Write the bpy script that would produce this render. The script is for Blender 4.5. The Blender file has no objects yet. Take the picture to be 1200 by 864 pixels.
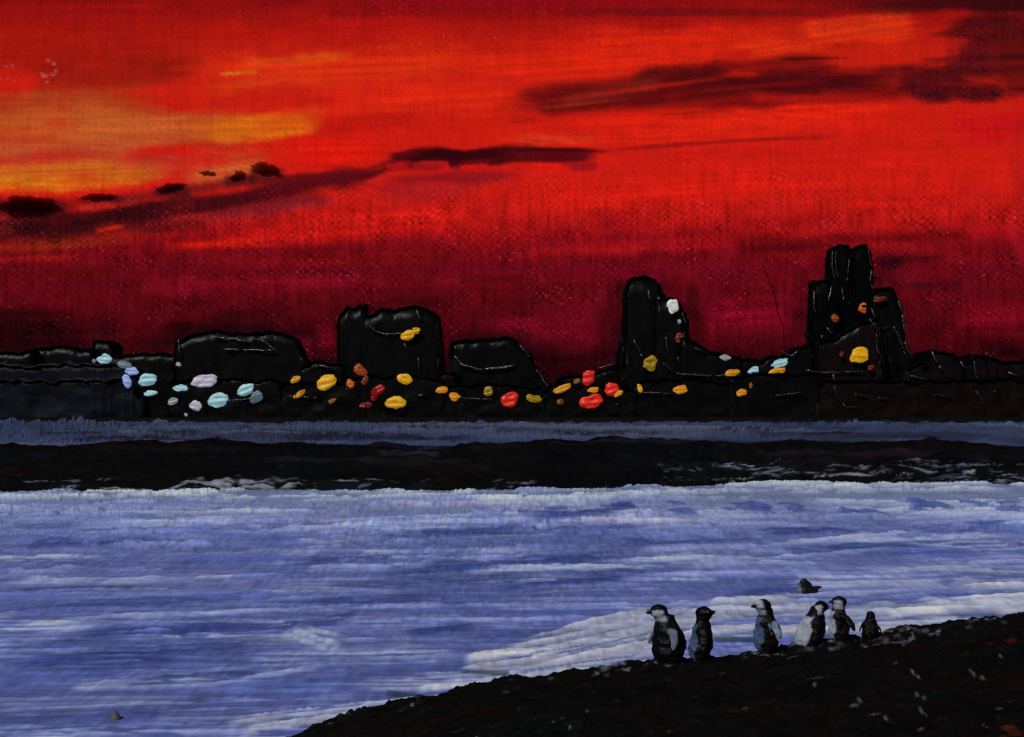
import bpy, math, random
import numpy as np
from mathutils import Vector, Matrix, Quaternion

random.seed(7)
SC = bpy.context.scene
COL = SC.collection
CAM_H, F, CX, HZ = 2.2, 1287.0, 600.0, 484.0      # eye height, focal length in picture units, centre, horizon


def lin(c):
    """sRGB 0-255 -> linear"""
    c = np.asarray(c, float) / 255.0
    return np.where(c <= 0.04045, c / 12.92, ((c + 0.055) / 1.055) ** 2.4)


def wx(px, y): return (px - CX) / F * y
def wz(row, y): return CAM_H + (HZ - row) / F * y
def wy(row, z=0.0): return (CAM_H - z) * F / (row - HZ)


def sstep(a, b, x):
    t = np.clip((x - a) / (b - a), 0, 1)
    return t * t * (3 - 2 * t)


class VN:
    """value noise"""
    def __init__(s, seed):
        s.r = np.random.RandomState(seed).rand(256, 256)

    def __call__(s, x, y):
        xi, yi = np.floor(x).astype(int), np.floor(y).astype(int)
        fx, fy = x - xi, y - yi
        fx, fy = fx * fx * (3 - 2 * fx), fy * fy * (3 - 2 * fy)
        r = s.r
        a, b = r[xi & 255, yi & 255], r[(xi + 1) & 255, yi & 255]
        c, d = r[xi & 255, (yi + 1) & 255], r[(xi + 1) & 255, (yi + 1) & 255]
        return (a + (b - a) * fx) * (1 - fy) + (c + (d - c) * fx) * fy

    def fbm(s, x, y, o=4):
        v, a, n = 0, 0.5, 0
        for k in range(o):
            v = v + a * s(x * 2 ** k + 17.3 * k, y * 2 ** k + 9.1 * k); n += a; a *= 0.5
        return v / n


N1, N2, N3 = VN(1), VN(2), VN(3)

# ------------------------------------------------------------------ object helpers


def tag(o, label=None, cat=None, group=None, kind=None):
    if label: o['label'] = label
    if cat: o['category'] = cat
    if group: o['group'] = group
    if kind: o['kind'] = kind
    return o


def empty(name, loc=(0, 0, 0), rz=0.0):
    o = bpy.data.objects.new(name, None)
    COL.objects.link(o); o.location = loc; o.rotation_euler = (0, 0, rz)
    o.empty_display_size = 0.2
    return o


def link(name, me, mat=None, parent=None, smooth=True):
    o = bpy.data.objects.new(name, me)
    COL.objects.link(o)
    if mat: me.materials.append(mat)
    if smooth: me.polygons.foreach_set('use_smooth', np.ones(len(me.polygons), bool))
    if parent: o.parent = parent
    return o


class MB:
    """gathers pieces of ONE mesh"""
    def __init__(s): s.v, s.f = [], []

    def add(s, vs, fs):
        n = len(s.v)
        s.v += [tuple(v) for v in vs]; s.f += [tuple(i + n for i in f) for f in fs]
        return s

    def box(s, x0, x1, y0, y1, z0, z1):
        return s.add([(x0, y0, z0), (x1, y0, z0), (x1, y1, z0), (x0, y1, z0), (x0, y0, z1), (x1, y0, z1), (x1, y1, z1), (x0, y1, z1)],
                     [(0, 3, 2, 1), (4, 5, 6, 7), (0, 1, 5, 4), (1, 2, 6, 5), (2, 3, 7, 6), (3, 0, 4, 7)])

    def tube(s, pts, r, n=7, taper=True, ry=None):
        pts = [Vector(p) for p in pts]
        m = len(pts); vs = []; fs = []
        for i, p in enumerate(pts):
            t = (pts[min(i + 1, m - 1)] - pts[max(i - 1, 0)]).normalized()
            a = t.cross(Vector((0, 1, 0)))
            if a.length < 1e-3: a = t.cross(Vector((1, 0, 0)))
            a.normalize(); b = a.cross(t).normalized()
            rr = r if not taper else r * (0.45 + 0.55 * math.sin(math.pi * min(1, max(0, (i + 0.5) / m))))
            for k in range(n):
                an = 2 * math.pi * k / n
                vs.append(p + a * math.cos(an) * rr + b * math.sin(an) * rr)
        for i in range(m - 1):
            for k in range(n):
                fs.append((i * n + k, i * n + (k + 1) % n, (i + 1) * n + (k + 1) % n, (i + 1) * n + k))
        fs.append(tuple(range(n - 1, -1, -1))); fs.append(tuple((m - 1) * n + k for k in range(n)))
        return s.add(vs, fs)

    def loft(s, rings):
        n = len(rings[0]); vs = [p for r in rings for p in r]; fs = []
        for i in range(len(rings) - 1):
            for k in range(n):
                fs.append((i * n + k, i * n + (k + 1) % n, (i + 1) * n + (k + 1) % n, (i + 1) * n + k))
        fs.append(tuple(range(n - 1, -1, -1))); fs.append(tuple((len(rings) - 1) * n + k for k in range(n)))
        return s.add(vs, fs)

    def blob(s, c, r, rot=None, nu=16, nv=9):
        vs = [Vector((0, 0, 1))]
        for j in range(1, nv):
            th = math.pi * j / nv
            for i in range(nu):
                ph = 2 * math.pi * i / nu
                vs.append(Vector((math.sin(th) * math.cos(ph), math.sin(th) * math.sin(ph), math.cos(th))))
        vs.append(Vector((0, 0, -1)))
        fs = [(0, 1 + i, 1 + (i + 1) % nu) for i in range(nu)]
        for j in range(nv - 2):
            for i in range(nu):
                a = 1 + j * nu
                fs.append((a + i, a + nu + i, a + nu + (i + 1) % nu, a + (i + 1) % nu))
        a = 1 + (nv - 2) * nu
        fs += [(a + i, len(vs) - 1, a + (i + 1) % nu) for i in range(nu)]
        out = []
        for v in vs:
            p = Vector((v.x * r[0], v.y * r[1], v.z * r[2]))
            if rot is not None: p = rot @ p
            out.append(p + Vector(c))
        return s.add(out, fs)

    def mesh(s, name):
        me = bpy.data.meshes.new(name); me.from_pydata(s.v, [], s.f); me.update()
        return me

    def build(s, name, mat, parent=None, smooth=True):
        return link(name, s.mesh(name), mat, parent, smooth)


def grid_mesh(name, XYZ, attrs):
    """XYZ (rows, cols, 3) -> mesh with point attributes"""
    R, Cn = XYZ.shape[:2]
    me = bpy.data.meshes.new(name)
    me.vertices.add(R * Cn)
    me.vertices.foreach_set('co', XYZ.reshape(-1).astype(np.float32))
    i = np.arange((R - 1) * (Cn - 1)); a = (i // (Cn - 1)) * Cn + i % (Cn - 1)
    q = np.stack([a, a + 1, a + Cn + 1, a + Cn], 1)
    me.loops.add(q.size); me.loops.foreach_set('vertex_index', q.reshape(-1).astype(np.int32))
    me.polygons.add(len(q)); me.polygons.foreach_set('loop_start', np.arange(0, q.size, 4).astype(np.int32))
    me.update(calc_edges=True); me.validate()
    for k, (typ, arr) in attrs.items():
        at = me.attributes.new(k, typ, 'POINT')
        if typ == 'FLOAT_COLOR':
            arr = np.concatenate([arr, np.ones(arr.shape[:2] + (1,))], 2)
            at.data.foreach_set('color', arr.reshape(-1).astype(np.float32))
        elif typ == 'FLOAT_VECTOR':
            at.data.foreach_set('vector', arr.reshape(-1).astype(np.float32))
        else:
            at.data.foreach_set('value', arr.reshape(-1).astype(np.float32))
    return me


# ------------------------------------------------------------------ the brush: lays one stroke of colour and relief on a sheet


def stroke(S, x0, q0, x1, q1, w, col, op=1.0, sag=0.0, soft=0.5, br=0.3, h=0.0, end=0.12, seed=None, wob=0.25, wv=None, jag=0.06, nb=28, dry=0.0, ck=.14):
    rs = np.random.RandomState(random.randrange(1 << 30) if seed is None else seed)
    P, Q = S['P'], S['Q']
    qs = [q0, q1, (q0 + q1) / 2 + sag]
    lo, hi = min(qs) - 1.3 * w, max(qs) + 1.3 * w
    qa = Q[:, 0]
    idx = np.nonzero((qa >= lo) & (qa <= hi))[0]
    if len(idx) == 0: return
    r0, r1 = idx[0], idx[-1] + 1
    p, q = P[r0:r1], Q[r0:r1]
    c0 = np.nonzero(((p >= x0) & (p <= x1)).any(0))[0]
    if len(c0) == 0: return
    c0, c1 = c0[0], c0[-1] + 1
    p, q = p[:, c0:c1], q[:, c0:c1]
    t = (p - x0) / (x1 - x0)
    s = (q - (q0 + (q1 - q0) * t + sag * 4 * t * (1 - t))) / w
    nz = S['N'][r0:r1, c0:c1] - 0.5
    fine = S['N2'][r0:r1, c0:c1] - 0.5
    prof = rs.rand(nb); prof = np.interp((np.clip(s, -1.2, 1.2) + 1.2) / 2.4 * (nb - 1), np.arange(nb), prof) - 0.5
    e = 1 - np.abs(s) + wob * nz * 2
    tt = end * (1 + 1.6 * prof)
    t = .5 + (t - .5) * (1 + jag * (.5 - 2 * nz - 1.2 * prof))
    m = sstep(0, soft, e) * sstep(0, 1, t / np.maximum(tt, 0.01)) * sstep(0, 1, (1 - t) / np.maximum(tt, 0.01))
    br_ = np.clip(prof * 1.2 + fine * 1.0, -0.6, 0.6)
    a = np.clip(m * op * (1 - br * (0.5 - br_)), 0, 1)
    if dry and 'D' in S:
        D = S['D'][r0:r1, c0:c1]
        a = a * sstep(-.12, .12, D - .5 + .5 * prof + .35 * e - .45 * dry)
    cc = np.asarray(col, float)[None, None, :] * (1 + ck * br_[..., None])
    C = S['C'][r0:r1, c0:c1]
    C += (cc - C) * a[..., None]
    if 'H' in S:
        H = S['H'][r0:r1, c0:c1]
        rim = np.exp(-((np.abs(s) - 0.8) / 0.18) ** 2)
        H += (h * (0.6 + 0.9 * br_ + 0.5 * rim) - H * 0.6) * a
    if wv is not None:
        W = S['W'][r0:r1, c0:c1]; W += (wv - W) * a


# ------------------------------------------------------------------ materials


def material(name):
    m = bpy.data.materials.new(name); m.use_nodes = True
    m.node_tree.nodes.clear()
    return m, m.node_tree


def nd(nt, typ, **kw):
    n = nt.nodes.new(typ)
    for k, v in kw.items():
        if k in n.inputs.keys() if isinstance(k, str) else False:
            n.inputs[k].default_value = v
        else:
            setattr(n, k, v)
    return n


def mth(nt, op, a, b=None, c=None):
    n = nt.nodes.new('ShaderNodeMath'); n.operation = op
    for i, v in enumerate((a, b, c)):
        if v is None: continue
        if isinstance(v, (int, float)): n.inputs[i].default_value = v
        else: nt.links.new(v, n.inputs[i])
    return n.outputs[0]


def paint_mat(name, color, var=0.5, rough=0.32, spec=0.5, scale=1.0, bump=0.4, dist=0.1, emit=None, stretch=(1, 1, 1), attr=None, coat=0.0):
    """thick oily colour: broken tone, brushed relief"""
    m, nt = material(name)
    L = nt.links
    out = nt.nodes.new('ShaderNodeOutputMaterial'); b = nt.nodes.new('ShaderNodeBsdfDiffuse')
    g = nt.nodes.new('ShaderNodeBsdfGlossy'); g.inputs['Roughness'].default_value = rough
    gm = nt.nodes.new('ShaderNodeMixShader'); gm.inputs[0].default_value = spec * .06
    L.new(b.outputs[0], gm.inputs[1]); L.new(g.outputs[0], gm.inputs[2])
    if emit:
        es = nt.nodes.new('ShaderNodeEmission'); es.inputs[1].default_value = emit
        ads = nt.nodes.new('ShaderNodeAddShader'); L.new(gm.outputs[0], ads.inputs[0]); L.new(es.outputs[0], ads.inputs[1]); L.new(ads.outputs[0], out.inputs[0])
    else:
        L.new(gm.outputs[0], out.inputs[0])
    tc = nt.nodes.new('ShaderNodeTexCoord'); mp = nt.nodes.new('ShaderNodeMapping')
    mp.inputs['Scale'].default_value = [scale * v for v in stretch]
    L.new(tc.outputs['Object'], mp.inputs[0])
    n1 = nt.nodes.new('ShaderNodeTexNoise'); n1.inputs['Scale'].default_value = 1.0; n1.inputs['Detail'].default_value = 6
    n1.inputs['Roughness'].default_value = 0.65
    L.new(mp.outputs[0], n1.inputs['Vector'])
    n2 = nt.nodes.new('ShaderNodeTexNoise'); n2.inputs['Scale'].default_value = 3.1; n2.inputs['Detail'].default_value = 4
    L.new(mp.outputs[0], n2.inputs['Vector'])
    if attr:
        at = nt.nodes.new('ShaderNodeAttribute'); at.attribute_name = attr
        src = at.outputs['Color']
    else:
        rgb = nt.nodes.new('ShaderNodeRGB'); rgb.outputs[0].default_value = (*color, 1); src = rgb.outputs[0]
    mr = nt.nodes.new('ShaderNodeMapRange')
    mr.inputs['From Min'].default_value = 0.3; mr.inputs['From Max'].default_value = 0.7
    mr.inputs['To Min'].default_value = 1 - var; mr.inputs['To Max'].default_value = 1 + var
    L.new(n1.outputs[0], mr.inputs[0])
    mx = nt.nodes.new('ShaderNodeVectorMath'); mx.operation = 'SCALE'
    L.new(src, mx.inputs[0]); L.new(mr.outputs[0], mx.inputs['Scale'])
    L.new(mx.outputs[0], b.inputs['Color'])
    hsum = mth(nt, 'MULTIPLY_ADD', n2.outputs[0], 0.4, n1.outputs[0])
    bp = nt.nodes.new('ShaderNodeBump'); bp.inputs['Strength'].default_value = bump; bp.inputs['Distance'].default_value = dist
    L.new(hsum, bp.inputs['Height']); L.new(bp.outputs[0], b.inputs['Normal']); L.new(bp.outputs[0], g.inputs['Normal'])
    if emit: L.new(mx.outputs[0], es.inputs[0])
    return m


def sky_mat():
    m, nt = material('dusk_sky'); L = nt.links
    out = nt.nodes.new('ShaderNodeOutputMaterial'); em = nt.nodes.new('ShaderNodeEmission'); L.new(em.outputs[0], out.inputs[0])
    at = nt.nodes.new('ShaderNodeAttribute'); at.attribute_name = 'tone'
    wv = nt.nodes.new('ShaderNodeAttribute'); wv.attribute_name = 'weave'
    ch = nt.nodes.new('ShaderNodeAttribute'); ch.attribute_name = 'chart'
    sp = nt.nodes.new('ShaderNodeSeparateXYZ'); L.new(ch.outputs['Vector'], sp.inputs[0])
    x, y = sp.outputs[0], sp.outputs[1]

    def noise(sx, sy, det=3, rough=0.6):
        c = nt.nodes.new('ShaderNodeMapping'); c.inputs['Scale'].default_value = (sx, sy, 1); L.new(ch.outputs['Vector'], c.inputs[0])
        n = nt.nodes.new('ShaderNodeTexNoise'); n.inputs['Scale'].default_value = 1; n.inputs['Detail'].default_value = det
        n.inputs['Roughness'].default_value = rough
        L.new(c.outputs[0], n.inputs['Vector']); return n.outputs[0]
    wob = noise(0.02, 0.02, 2); wob2 = noise(0.09, 0.07, 2)
    # plain weave: threads over and under, neither straight nor even
    xx = mth(nt, 'MULTIPLY_ADD', wob2, 9.0, mth(nt, 'MULTIPLY_ADD', wob, 26.0, x))
    yy = mth(nt, 'MULTIPLY_ADD', wob2, 7.0, mth(nt, 'MULTIPLY_ADD', wob, -20.0, mth(nt, 'MULTIPLY_ADD', x, 0.06, y)))
    sx = mth(nt, 'SINE', mth(nt, 'MULTIPLY', xx, 2 * math.pi / 9.4))
    sy = mth(nt, 'SINE', mth(nt, 'MULTIPLY', yy, 2 * math.pi / 8.0))
    ck = mth(nt, 'MULTIPLY', sx, sy)
    brk = noise(0.13, 0.17, 4, 0.7)
    brk = mth(nt, 'MULTIPLY', mth(nt, 'MAXIMUM', mth(nt, 'SUBTRACT', brk, 0.36), 0.0), 3.2)
    patch = noise(0.018, 0.03, 3)
    patch = mth(nt, 'MULTIPLY', mth(nt, 'MAXIMUM', mth(nt, 'SUBTRACT', patch, 0.30), 0.0), 3.0)
    weave = mth(nt, 'MULTIPLY', mth(nt, 'MULTIPLY', ck, brk), patch)
    vert = mth(nt, 'SUBTRACT', noise(0.22, 0.022, 4), 0.5)        # upright threads
    hor = mth(nt, 'SUBTRACT', noise(0.007, 0.11, 6, 0.72), 0.5)     # the sweep of the brush
    grain = mth(nt, 'SUBTRACT', noise(0.28, 0.28, 3), 0.5)
    mott = mth(nt, 'SUBTRACT', noise(0.05, 0.035, 5, 0.7), 0.5)
    a = mth(nt, 'MULTIPLY', weave, mth(nt, 'MULTIPLY_ADD', wv.outputs['Fac'], 0.62, 0.05))
    a = mth(nt, 'ADD', a, mth(nt, 'MULTIPLY', vert, mth(nt, 'MULTIPLY_ADD', wv.outputs['Fac'], 1.0, 0.34)))
    a = mth(nt, 'ADD', a, mth(nt, 'MULTIPLY', hor, 0.55))
    a = mth(nt, 'ADD', a, mth(nt, 'MULTIPLY', grain, 0.35))
    a = mth(nt, 'ADD', a, mth(nt, 'MULTIPLY', mott, mth(nt, 'MULTIPLY_ADD', wv.outputs['Fac'], 1.2, 0.25)))
    gain = mth(nt, 'MAXIMUM', mth(nt, 'ADD', a, 1.0), 0.1)
    sc = nt.nodes.new('ShaderNodeVectorMath'); sc.operation = 'SCALE'
    L.new(at.outputs['Color'], sc.inputs[0]); L.new(gain, sc.inputs['Scale'])
    pk = mth(nt, 'MULTIPLY', mth(nt, 'MAXIMUM', mth(nt, 'SUBTRACT', weave, 0.35), 0.0), wv.outputs['Fac'])
    pv = nt.nodes.new('ShaderNodeVectorMath'); pv.operation = 'SCALE'; pv.inputs[0].default_value = (0.24, 0.045, 0.085)
    L.new(pk, pv.inputs['Scale'])
    ad = nt.nodes.new('ShaderNodeVectorMath'); ad.operation = 'ADD'; L.new(sc.outputs[0], ad.inputs[0]); L.new(pv.outputs[0], ad.inputs[1])
    L.new(ad.outputs[0], em.inputs[0]); em.inputs[1].default_value = 1.0
    return m


BLACK = paint_mat('black_paint', (0.0032, 0.0031, 0.0032), 0.7, 0.34, 0.13, 0.35, 0.35, 0.4)
BLACK_ROOF = paint_mat('black_roof_paint', (0.0022, 0.0022, 0.0023), 0.6, 0.45, 0.05, 0.45, 0.4, 0.4)
BROWN_BLACK = paint_mat('warm_black_paint', (0.0065, 0.0032, 0.0034), 0.7, 0.32, 0.2, 0.3, 0.35, 0.4)
RIDGE = paint_mat('thick_wet_black', (0.011, 0.012, 0.013), 0.8, 0.3, 1.7, 0.9, 0.8, 0.3)
SLATE = paint_mat('slate_wall_paint', (0.0058, 0.0078, 0.0125), 1.0, 0.45, 0.08, 0.14, 0.4, 0.4, stretch=(0.5, 1, 1.4))
GREY_ROOF = paint_mat('grey_roof_paint', (0.0125, 0.0155, 0.021), 1.0, 0.5, 0.1, 0.3, 0.5, 0.3, stretch=(0.25, 1, 1.5))
EARTH = paint_mat('dark_earth', (0.005, 0.0045, 0.0045), 0.5, 0.6, 0.1, 0.2, 0.3, 0.2)
POST = paint_mat('black_post', (0.005, 0.005, 0.005), 0.3, 0.5, 0.1)


def smoke_mat(density):
    m, nt = material('dusk_smoke')
    out = nt.nodes.new('ShaderNodeOutputMaterial'); v = nt.nodes.new('ShaderNodeVolumeAbsorption')
    v.inputs['Color'].default_value = (.36, .16, .34, 1); v.inputs['Density'].default_value = density
    nt.links.new(v.outputs[0], out.inputs['Volume'])
    return m


# ------------------------------------------------------------------ sky


def build_sky():
    cx = np.concatenate([np.arange(-1900, -160, 30), np.arange(-160, 1361, 2), np.arange(1390, 3100, 30)]).astype(float)
    cy = np.concatenate([np.arange(560, -60, -2), np.arange(-60, -900, -28)]).astype(float)
    P, Q = np.meshgrid(cx, cy)
    S = dict(P=P, Q=Q, W=np.zeros_like(P))
    S['N'] = N1.fbm(P / 55, Q / 16, 4); S['N2'] = N2.fbm(P / 40, Q / 5, 3)
    rows = [-900, -200, -40, 0, 25, 60, 100, 150, 210, 250, 272, 292, 316, 350, 400, 430, 470, 560]
    cols = [(10, 6, 12), (60, 8, 12), (110, 10, 16), (132, 14, 16), (160, 20, 14), (186, 28, 15), (194, 28, 16), (196, 26, 16),
            (200, 27, 18), (176, 22, 18), (146, 15, 20), (116, 11, 21), (98, 9, 21), (88, 8, 18), (68, 6, 15), (34, 4, 9), (12, 3, 5), (8, 2, 3)]
    C = np.stack([np.interp(Q + 30 * (S['N'] - .5), rows, [c[k] for c in cols]) for k in range(3)], 2).astype(float)
    S['C'] = C
    S['W'][:] = np.interp(Q, [0, 100, 205, 262, 420], [0.3, 0.15, 0.22, 1.1, 1.1])

    def k(x0, y0, x1, y1, w, c, op=0.8, **kw):
        kw.setdefault('soft', .85); kw.setdefault('end', .22); kw.setdefault('wob', .55); kw.setdefault('jag', .22)
        stroke(S, x0, y0, x1, y1, w * 1.12, c, op, **kw)
    # darker upper left, glowing plume, orange heart
    k(-300, 20, 330, 15, 34, (150, 17, 14), .8); k(-300, 70, 300, 62, 30, (138, 18, 12), .75); k(20, 92, 250, 84, 22, (120, 22, 14), .6)
    k(330, 10, 900, 6, 20, (128, 10, 20), .7, wv=.7); k(200, 45, 560, 28, 14, (178, 20, 14), .7)
    k(-300, 128, 260, 122, 26, (158, 66, 26), .8, soft=.8); k(-300, 165, 340, 150, 34, (178, 78, 34), .85, soft=.8)
    k(-300, 196, 330, 190, 22, (172, 60, 40), .7, soft=.8)
    k(60, 150, 330, 140, 26, (186, 92, 40), .7, soft=.9)
    k(-200, 212, 240, 196, 20, (200, 112, 24), .8, soft=.8); k(-100, 222, 190, 214, 14, (212, 128, 20), .75)
    k(200, 212, 330, 190, 16, (192, 104, 44), .8, soft=.8)
    k(210, 112, 400, 84, 22, (204, 70, 18), .6, soft=1); k(200, 152, 392, 138, 20, (208, 96, 18), .6, soft=1); k(230, 150, 400, 146, 15, (214, 108, 14), .7, soft=1); k(282, 164, 386, 150, 6, (224, 126, 16), .8, soft=1, end=.4); k(262, 140, 340, 136, 4, (218, 120, 16), .6, soft=1, end=.4)
    k(180, 90, 620, 70, 30, (212, 48, 16), .75, soft=.9); k(270, 74, 430, 62, 8, (216, 92, 18), .6); k(250, 87, 310, 84, 3, (206, 130, 20), .7)
    k(350, 128, 660, 108, 30, (216, 38, 16), .85, soft=.8); k(470, 88, 860, 60, 26, (216, 36, 14), .85); k(480, 62, 900, 30, 12, (172, 20, 14), .6)
    k(620, 52, 960, 40, 20, (206, 34, 14), .8); k(860, 62, 1080, 30, 20, (206, 44, 16), .9, end=.06); k(940, 40, 1072, 22, 15, (204, 48, 18), .9, end=.06)
    k(20, 182, 150, 176, 10, (172, 34, 22), .7); k(120, 190, 230, 184, 9, (178, 42, 34), .7)
    k(320, 176, 470, 172, 22, (216, 24, 14), .85); k(340, 196, 460, 178, 14, (212, 22, 14), .8)
    k(350, 152, 520, 136, 14, (176, 18, 14), .7)
    # dark band of cloud, upper right
    k(1066, 60, 1700, 45, 66, (58, 10, 15), 1, end=.10, wv=.8, soft=.8); k(880, 4, 1700, 4, 13, (42, 9, 14), .9, wv=.4); k(640, 13, 1010, 16, 6, (96, 14, 16), .7)
    k(1100, 60, 1180, 66, 26, (96, 14, 26), .5, wv=1)
    k(560, 128, 1010, 104, 20, (118, 14, 14), .85); k(580, 112, 780, 100, 14, (92, 14, 14), .85); k(720, 100, 1010, 72, 11, (92, 12, 14), .85, sag=-8)
    k(700, 104, 1130, 92, 19, (66, 9, 14), 1, soft=.6); k(560, 128, 860, 104, 16, (84, 10, 13), .9, soft=.7); k(840, 84, 1010, 80, 9, (80, 10, 14), .9); k(1030, 98, 1190, 106, 20, (54, 9, 18), .9, wv=.9)
    k(640, 122, 790, 96, 10, (124, 40, 28), .7); k(740, 134, 960, 122, 14, (88, 9, 12), .8); k(940, 116, 1080, 112, 12, (120, 14, 14), .7)
    k(900, 70, 1010, 68, 3, (60, 9, 12), .8)
    # broad bright belt
    k(590, 148, 1110, 132, 17, (222, 32, 16), .92); k(520, 164, 1000, 152, 14, (218, 34, 16), .8); k(780, 142, 1090, 122, 9, (220, 34, 14), .8)
    k(700, 190, 1180, 168, 17, (198, 26, 18), .8, wv=.35); k(700, 214, 1170, 200, 18, (204, 26, 18), .7, wv=.6); k(660, 182, 1010, 160, 3, (120, 12, 20), .7, sag=-4)
    k(1100, 150, 1240, 140, 28, (186, 12, 22), .7); k(590, 166, 720, 160, 8, (196, 60, 30), .6)
    k(560, 236, 1000, 212, 18, (212, 28, 16), .7); k(960, 238, 1170, 230, 12, (196, 24, 16), .6, wv=.9)
    # dark cloud streak in the middle
    k(410, 214, 480, 188, 6, (100, 10, 18), .85); k(410, 204, 560, 180, 11, (84, 8, 18), .9, sag=-4); k(440, 190, 560, 182, 12, (54, 5, 14), 1, sag=-3, soft=.5); k(462, 189, 640, 183, 13, (54, 6, 15), 1, soft=.5); k(480, 184, 610, 178, 9, (46, 5, 13), 1, soft=.5); k(590, 184, 710, 182, 8, (66, 7, 16), .95, soft=.6); k(520, 180, 740, 180, 3, (60, 5, 14), .95, sag=-5)
    k(560, 190, 605, 190, 7, (64, 7, 18), .85); k(650, 192, 690, 190, 6, (78, 8, 16), .85); k(620, 186, 660, 186, 3, (90, 8, 16), .8)
    k(420, 214, 640, 204, 14, (140, 20, 30), .75, soft=.9); k(430, 232, 580, 222, 12, (146, 26, 32), .6, soft=.9)
    for px in (470, 520, 545, 552, 606, 635): k(px - 9, 197, px + 9, 195, 6, (206, 24, 18), .85)
    k(615, 198, 690, 194, 6, (214, 26, 16), .85)
    rs0 = random.Random(21)
    for _ in range(16):
        px = rs0.uniform(460, 690); k(px - rs0.uniform(8, 22), 197, px + rs0.uniform(8, 22), 194, rs0.uniform(3, 8), rs0.choice([(196, 22, 18), (150, 18, 24), (184, 20, 20)]), .9, soft=.6)
    k(420, 212, 640, 204, 8, (126, 16, 26), .6, soft=1)
    for a in ((560, 134, 780, 112, 3, (150, 40, 26)), (600, 124, 800, 98, 4, (168, 24, 16)), (760, 112, 960, 96, 3, (140, 16, 16)), (660, 116, 900, 84, 3, (176, 26, 16)), (800, 104, 1000, 94, 3, (116, 13, 15)), (860, 124, 1060, 108, 4, (150, 18, 16)),
              (720, 128, 880, 116, 4, (150, 22, 16)), (930, 88, 1080, 84, 3, (130, 15, 16))):
        k(*a, .8, soft=.9, end=.4)
    k(380, 224, 460, 196, 8, (96, 12, 20), .7)
    # left: purple and brown bands sloping up
    k(-200, 290, 250, 258, 14, (96, 22, 16), .85); k(-120, 300, 190, 276, 9, (128, 32, 16), .8); k(-160, 286, 190, 258, 14, (48, 10, 14), .97); k(60, 266, 200, 246, 9, (46, 10, 14), .95)
    k(100, 268, 470, 200, 16, (104, 16, 22), .9, soft=.7); k(150, 256, 330, 222, 8, (78, 12, 18), .8); k(170, 268, 430, 228, 9, (142, 30, 36), .75, soft=.8); k(150, 270, 260, 258, 12, (80, 14, 14), .8)
    k(80, 246, 170, 232, 6, (172, 46, 38), .7); k(-40, 268, 22, 262, 14, (220, 46, 24), .95, end=.1); k(182, 252, 232, 240, 8, (214, 30, 16), .95); k(106, 272, 150, 264, 4, (206, 34, 16), .9)
    k(220, 282, 600, 260, 13, (196, 23, 16), .85); k(300, 264, 600, 246, 14, (204, 26, 18), .8); k(180, 290, 320, 282, 7, (196, 26, 14), .8)
    k(-200, 308, 130, 301, 4, (170, 26, 14), .8)
    k(-160, 282, 250, 240, 11, (46, 9, 14), .95, soft=.7, jag=.1); k(120, 262, 330, 226, 10, (60, 10, 17), .95, soft=.7, jag=.1); k(280, 232, 480, 194, 9, (74, 9, 18), .95, soft=.7, jag=.1); k(150, 268, 420, 226, 7, (112, 24, 32), .7, soft=.9)
    k(-60, 240, 110, 246, 16, (54, 12, 16), .8, soft=1); k(90, 240, 330, 206, 9, (92, 18, 22), .75, soft=1); k(300, 216, 470, 196, 9, (92, 12, 20), .8, soft=1)
    k(-200, 150, 300, 138, 18, (190, 92, 34), .6, soft=1); k(-100, 176, 260, 166, 12, (184, 88, 42), .6, soft=1)
    for x, y, w_, h_ in ((36, 246, 54, 15), (116, 234, 40, 8), (200, 224, 30, 11), (282, 210, 26, 9), (312, 204, 28, 12)):
        k(x - w_, y + 3, x + w_, y - 1, h_, (62, 14, 20), .85, soft=.9)
    # crimson lower sky and its darker sweeps
    k(-300, 318, 210, 320, 13, (92, 10, 14), .8, wv=.9); k(-300, 338, 170, 340, 12, (98, 8, 18), .7, wv=.9); k(190, 312, 620, 300, 9, (120, 12, 18), .7); k(380, 308, 560, 300, 8, (98, 10, 18), .7)
    k(130, 336, 520, 330, 13, (136, 12, 36), .7, wv=1); k(420, 334, 980, 312, 16, (112, 10, 26), .65, wv=1)
    k(280, 346, 760, 338, 9, (84, 7, 16), .7); k(520, 326, 640, 330, 8, (78, 7, 14), .7); k(520, 366, 600, 350, 10, (90, 8, 16), .55)
    k(560, 300, 900, 280, 10, (176, 18, 22), .7, wv=.9); k(820, 286, 1180, 276, 8, (96, 9, 12), .85); k(850, 292, 1000, 288, 7, (70, 7, 11), .85); k(840, 272, 1130, 262, 5, (166, 22, 16), .7)
    k(1020, 306, 1120, 302, 7, (66, 9, 16), .85); k(1030, 316, 1062, 308, 8, (46, 8, 16), .8); k(1050, 336, 1140, 334, 7, (56, 8, 18), .85); k(1060, 338, 1180, 344, 12, (92, 10, 24), .6, wv=1)
    k(1100, 366, 1260, 372, 22, (138, 9, 32), .7, wv=1); k(808, 380, 948, 366, 34, (142, 9, 38), .7, wv=1); k(560, 395, 720, 380, 30, (136, 11, 36), .6, wv=1)
    k(1070, 394, 1240, 396, 4, (78, 6, 14), .7); k(820, 318, 880, 322, 9, (86, 12, 32), .6, wv=1); k(690, 362, 732, 350, 34, (82, 8, 20), .75, wv=.8)
    k(800, 352, 822, 356, 30, (58, 6, 12), .7); k(640, 350, 735, 344, 10, (110, 10, 24), .6)
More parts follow.
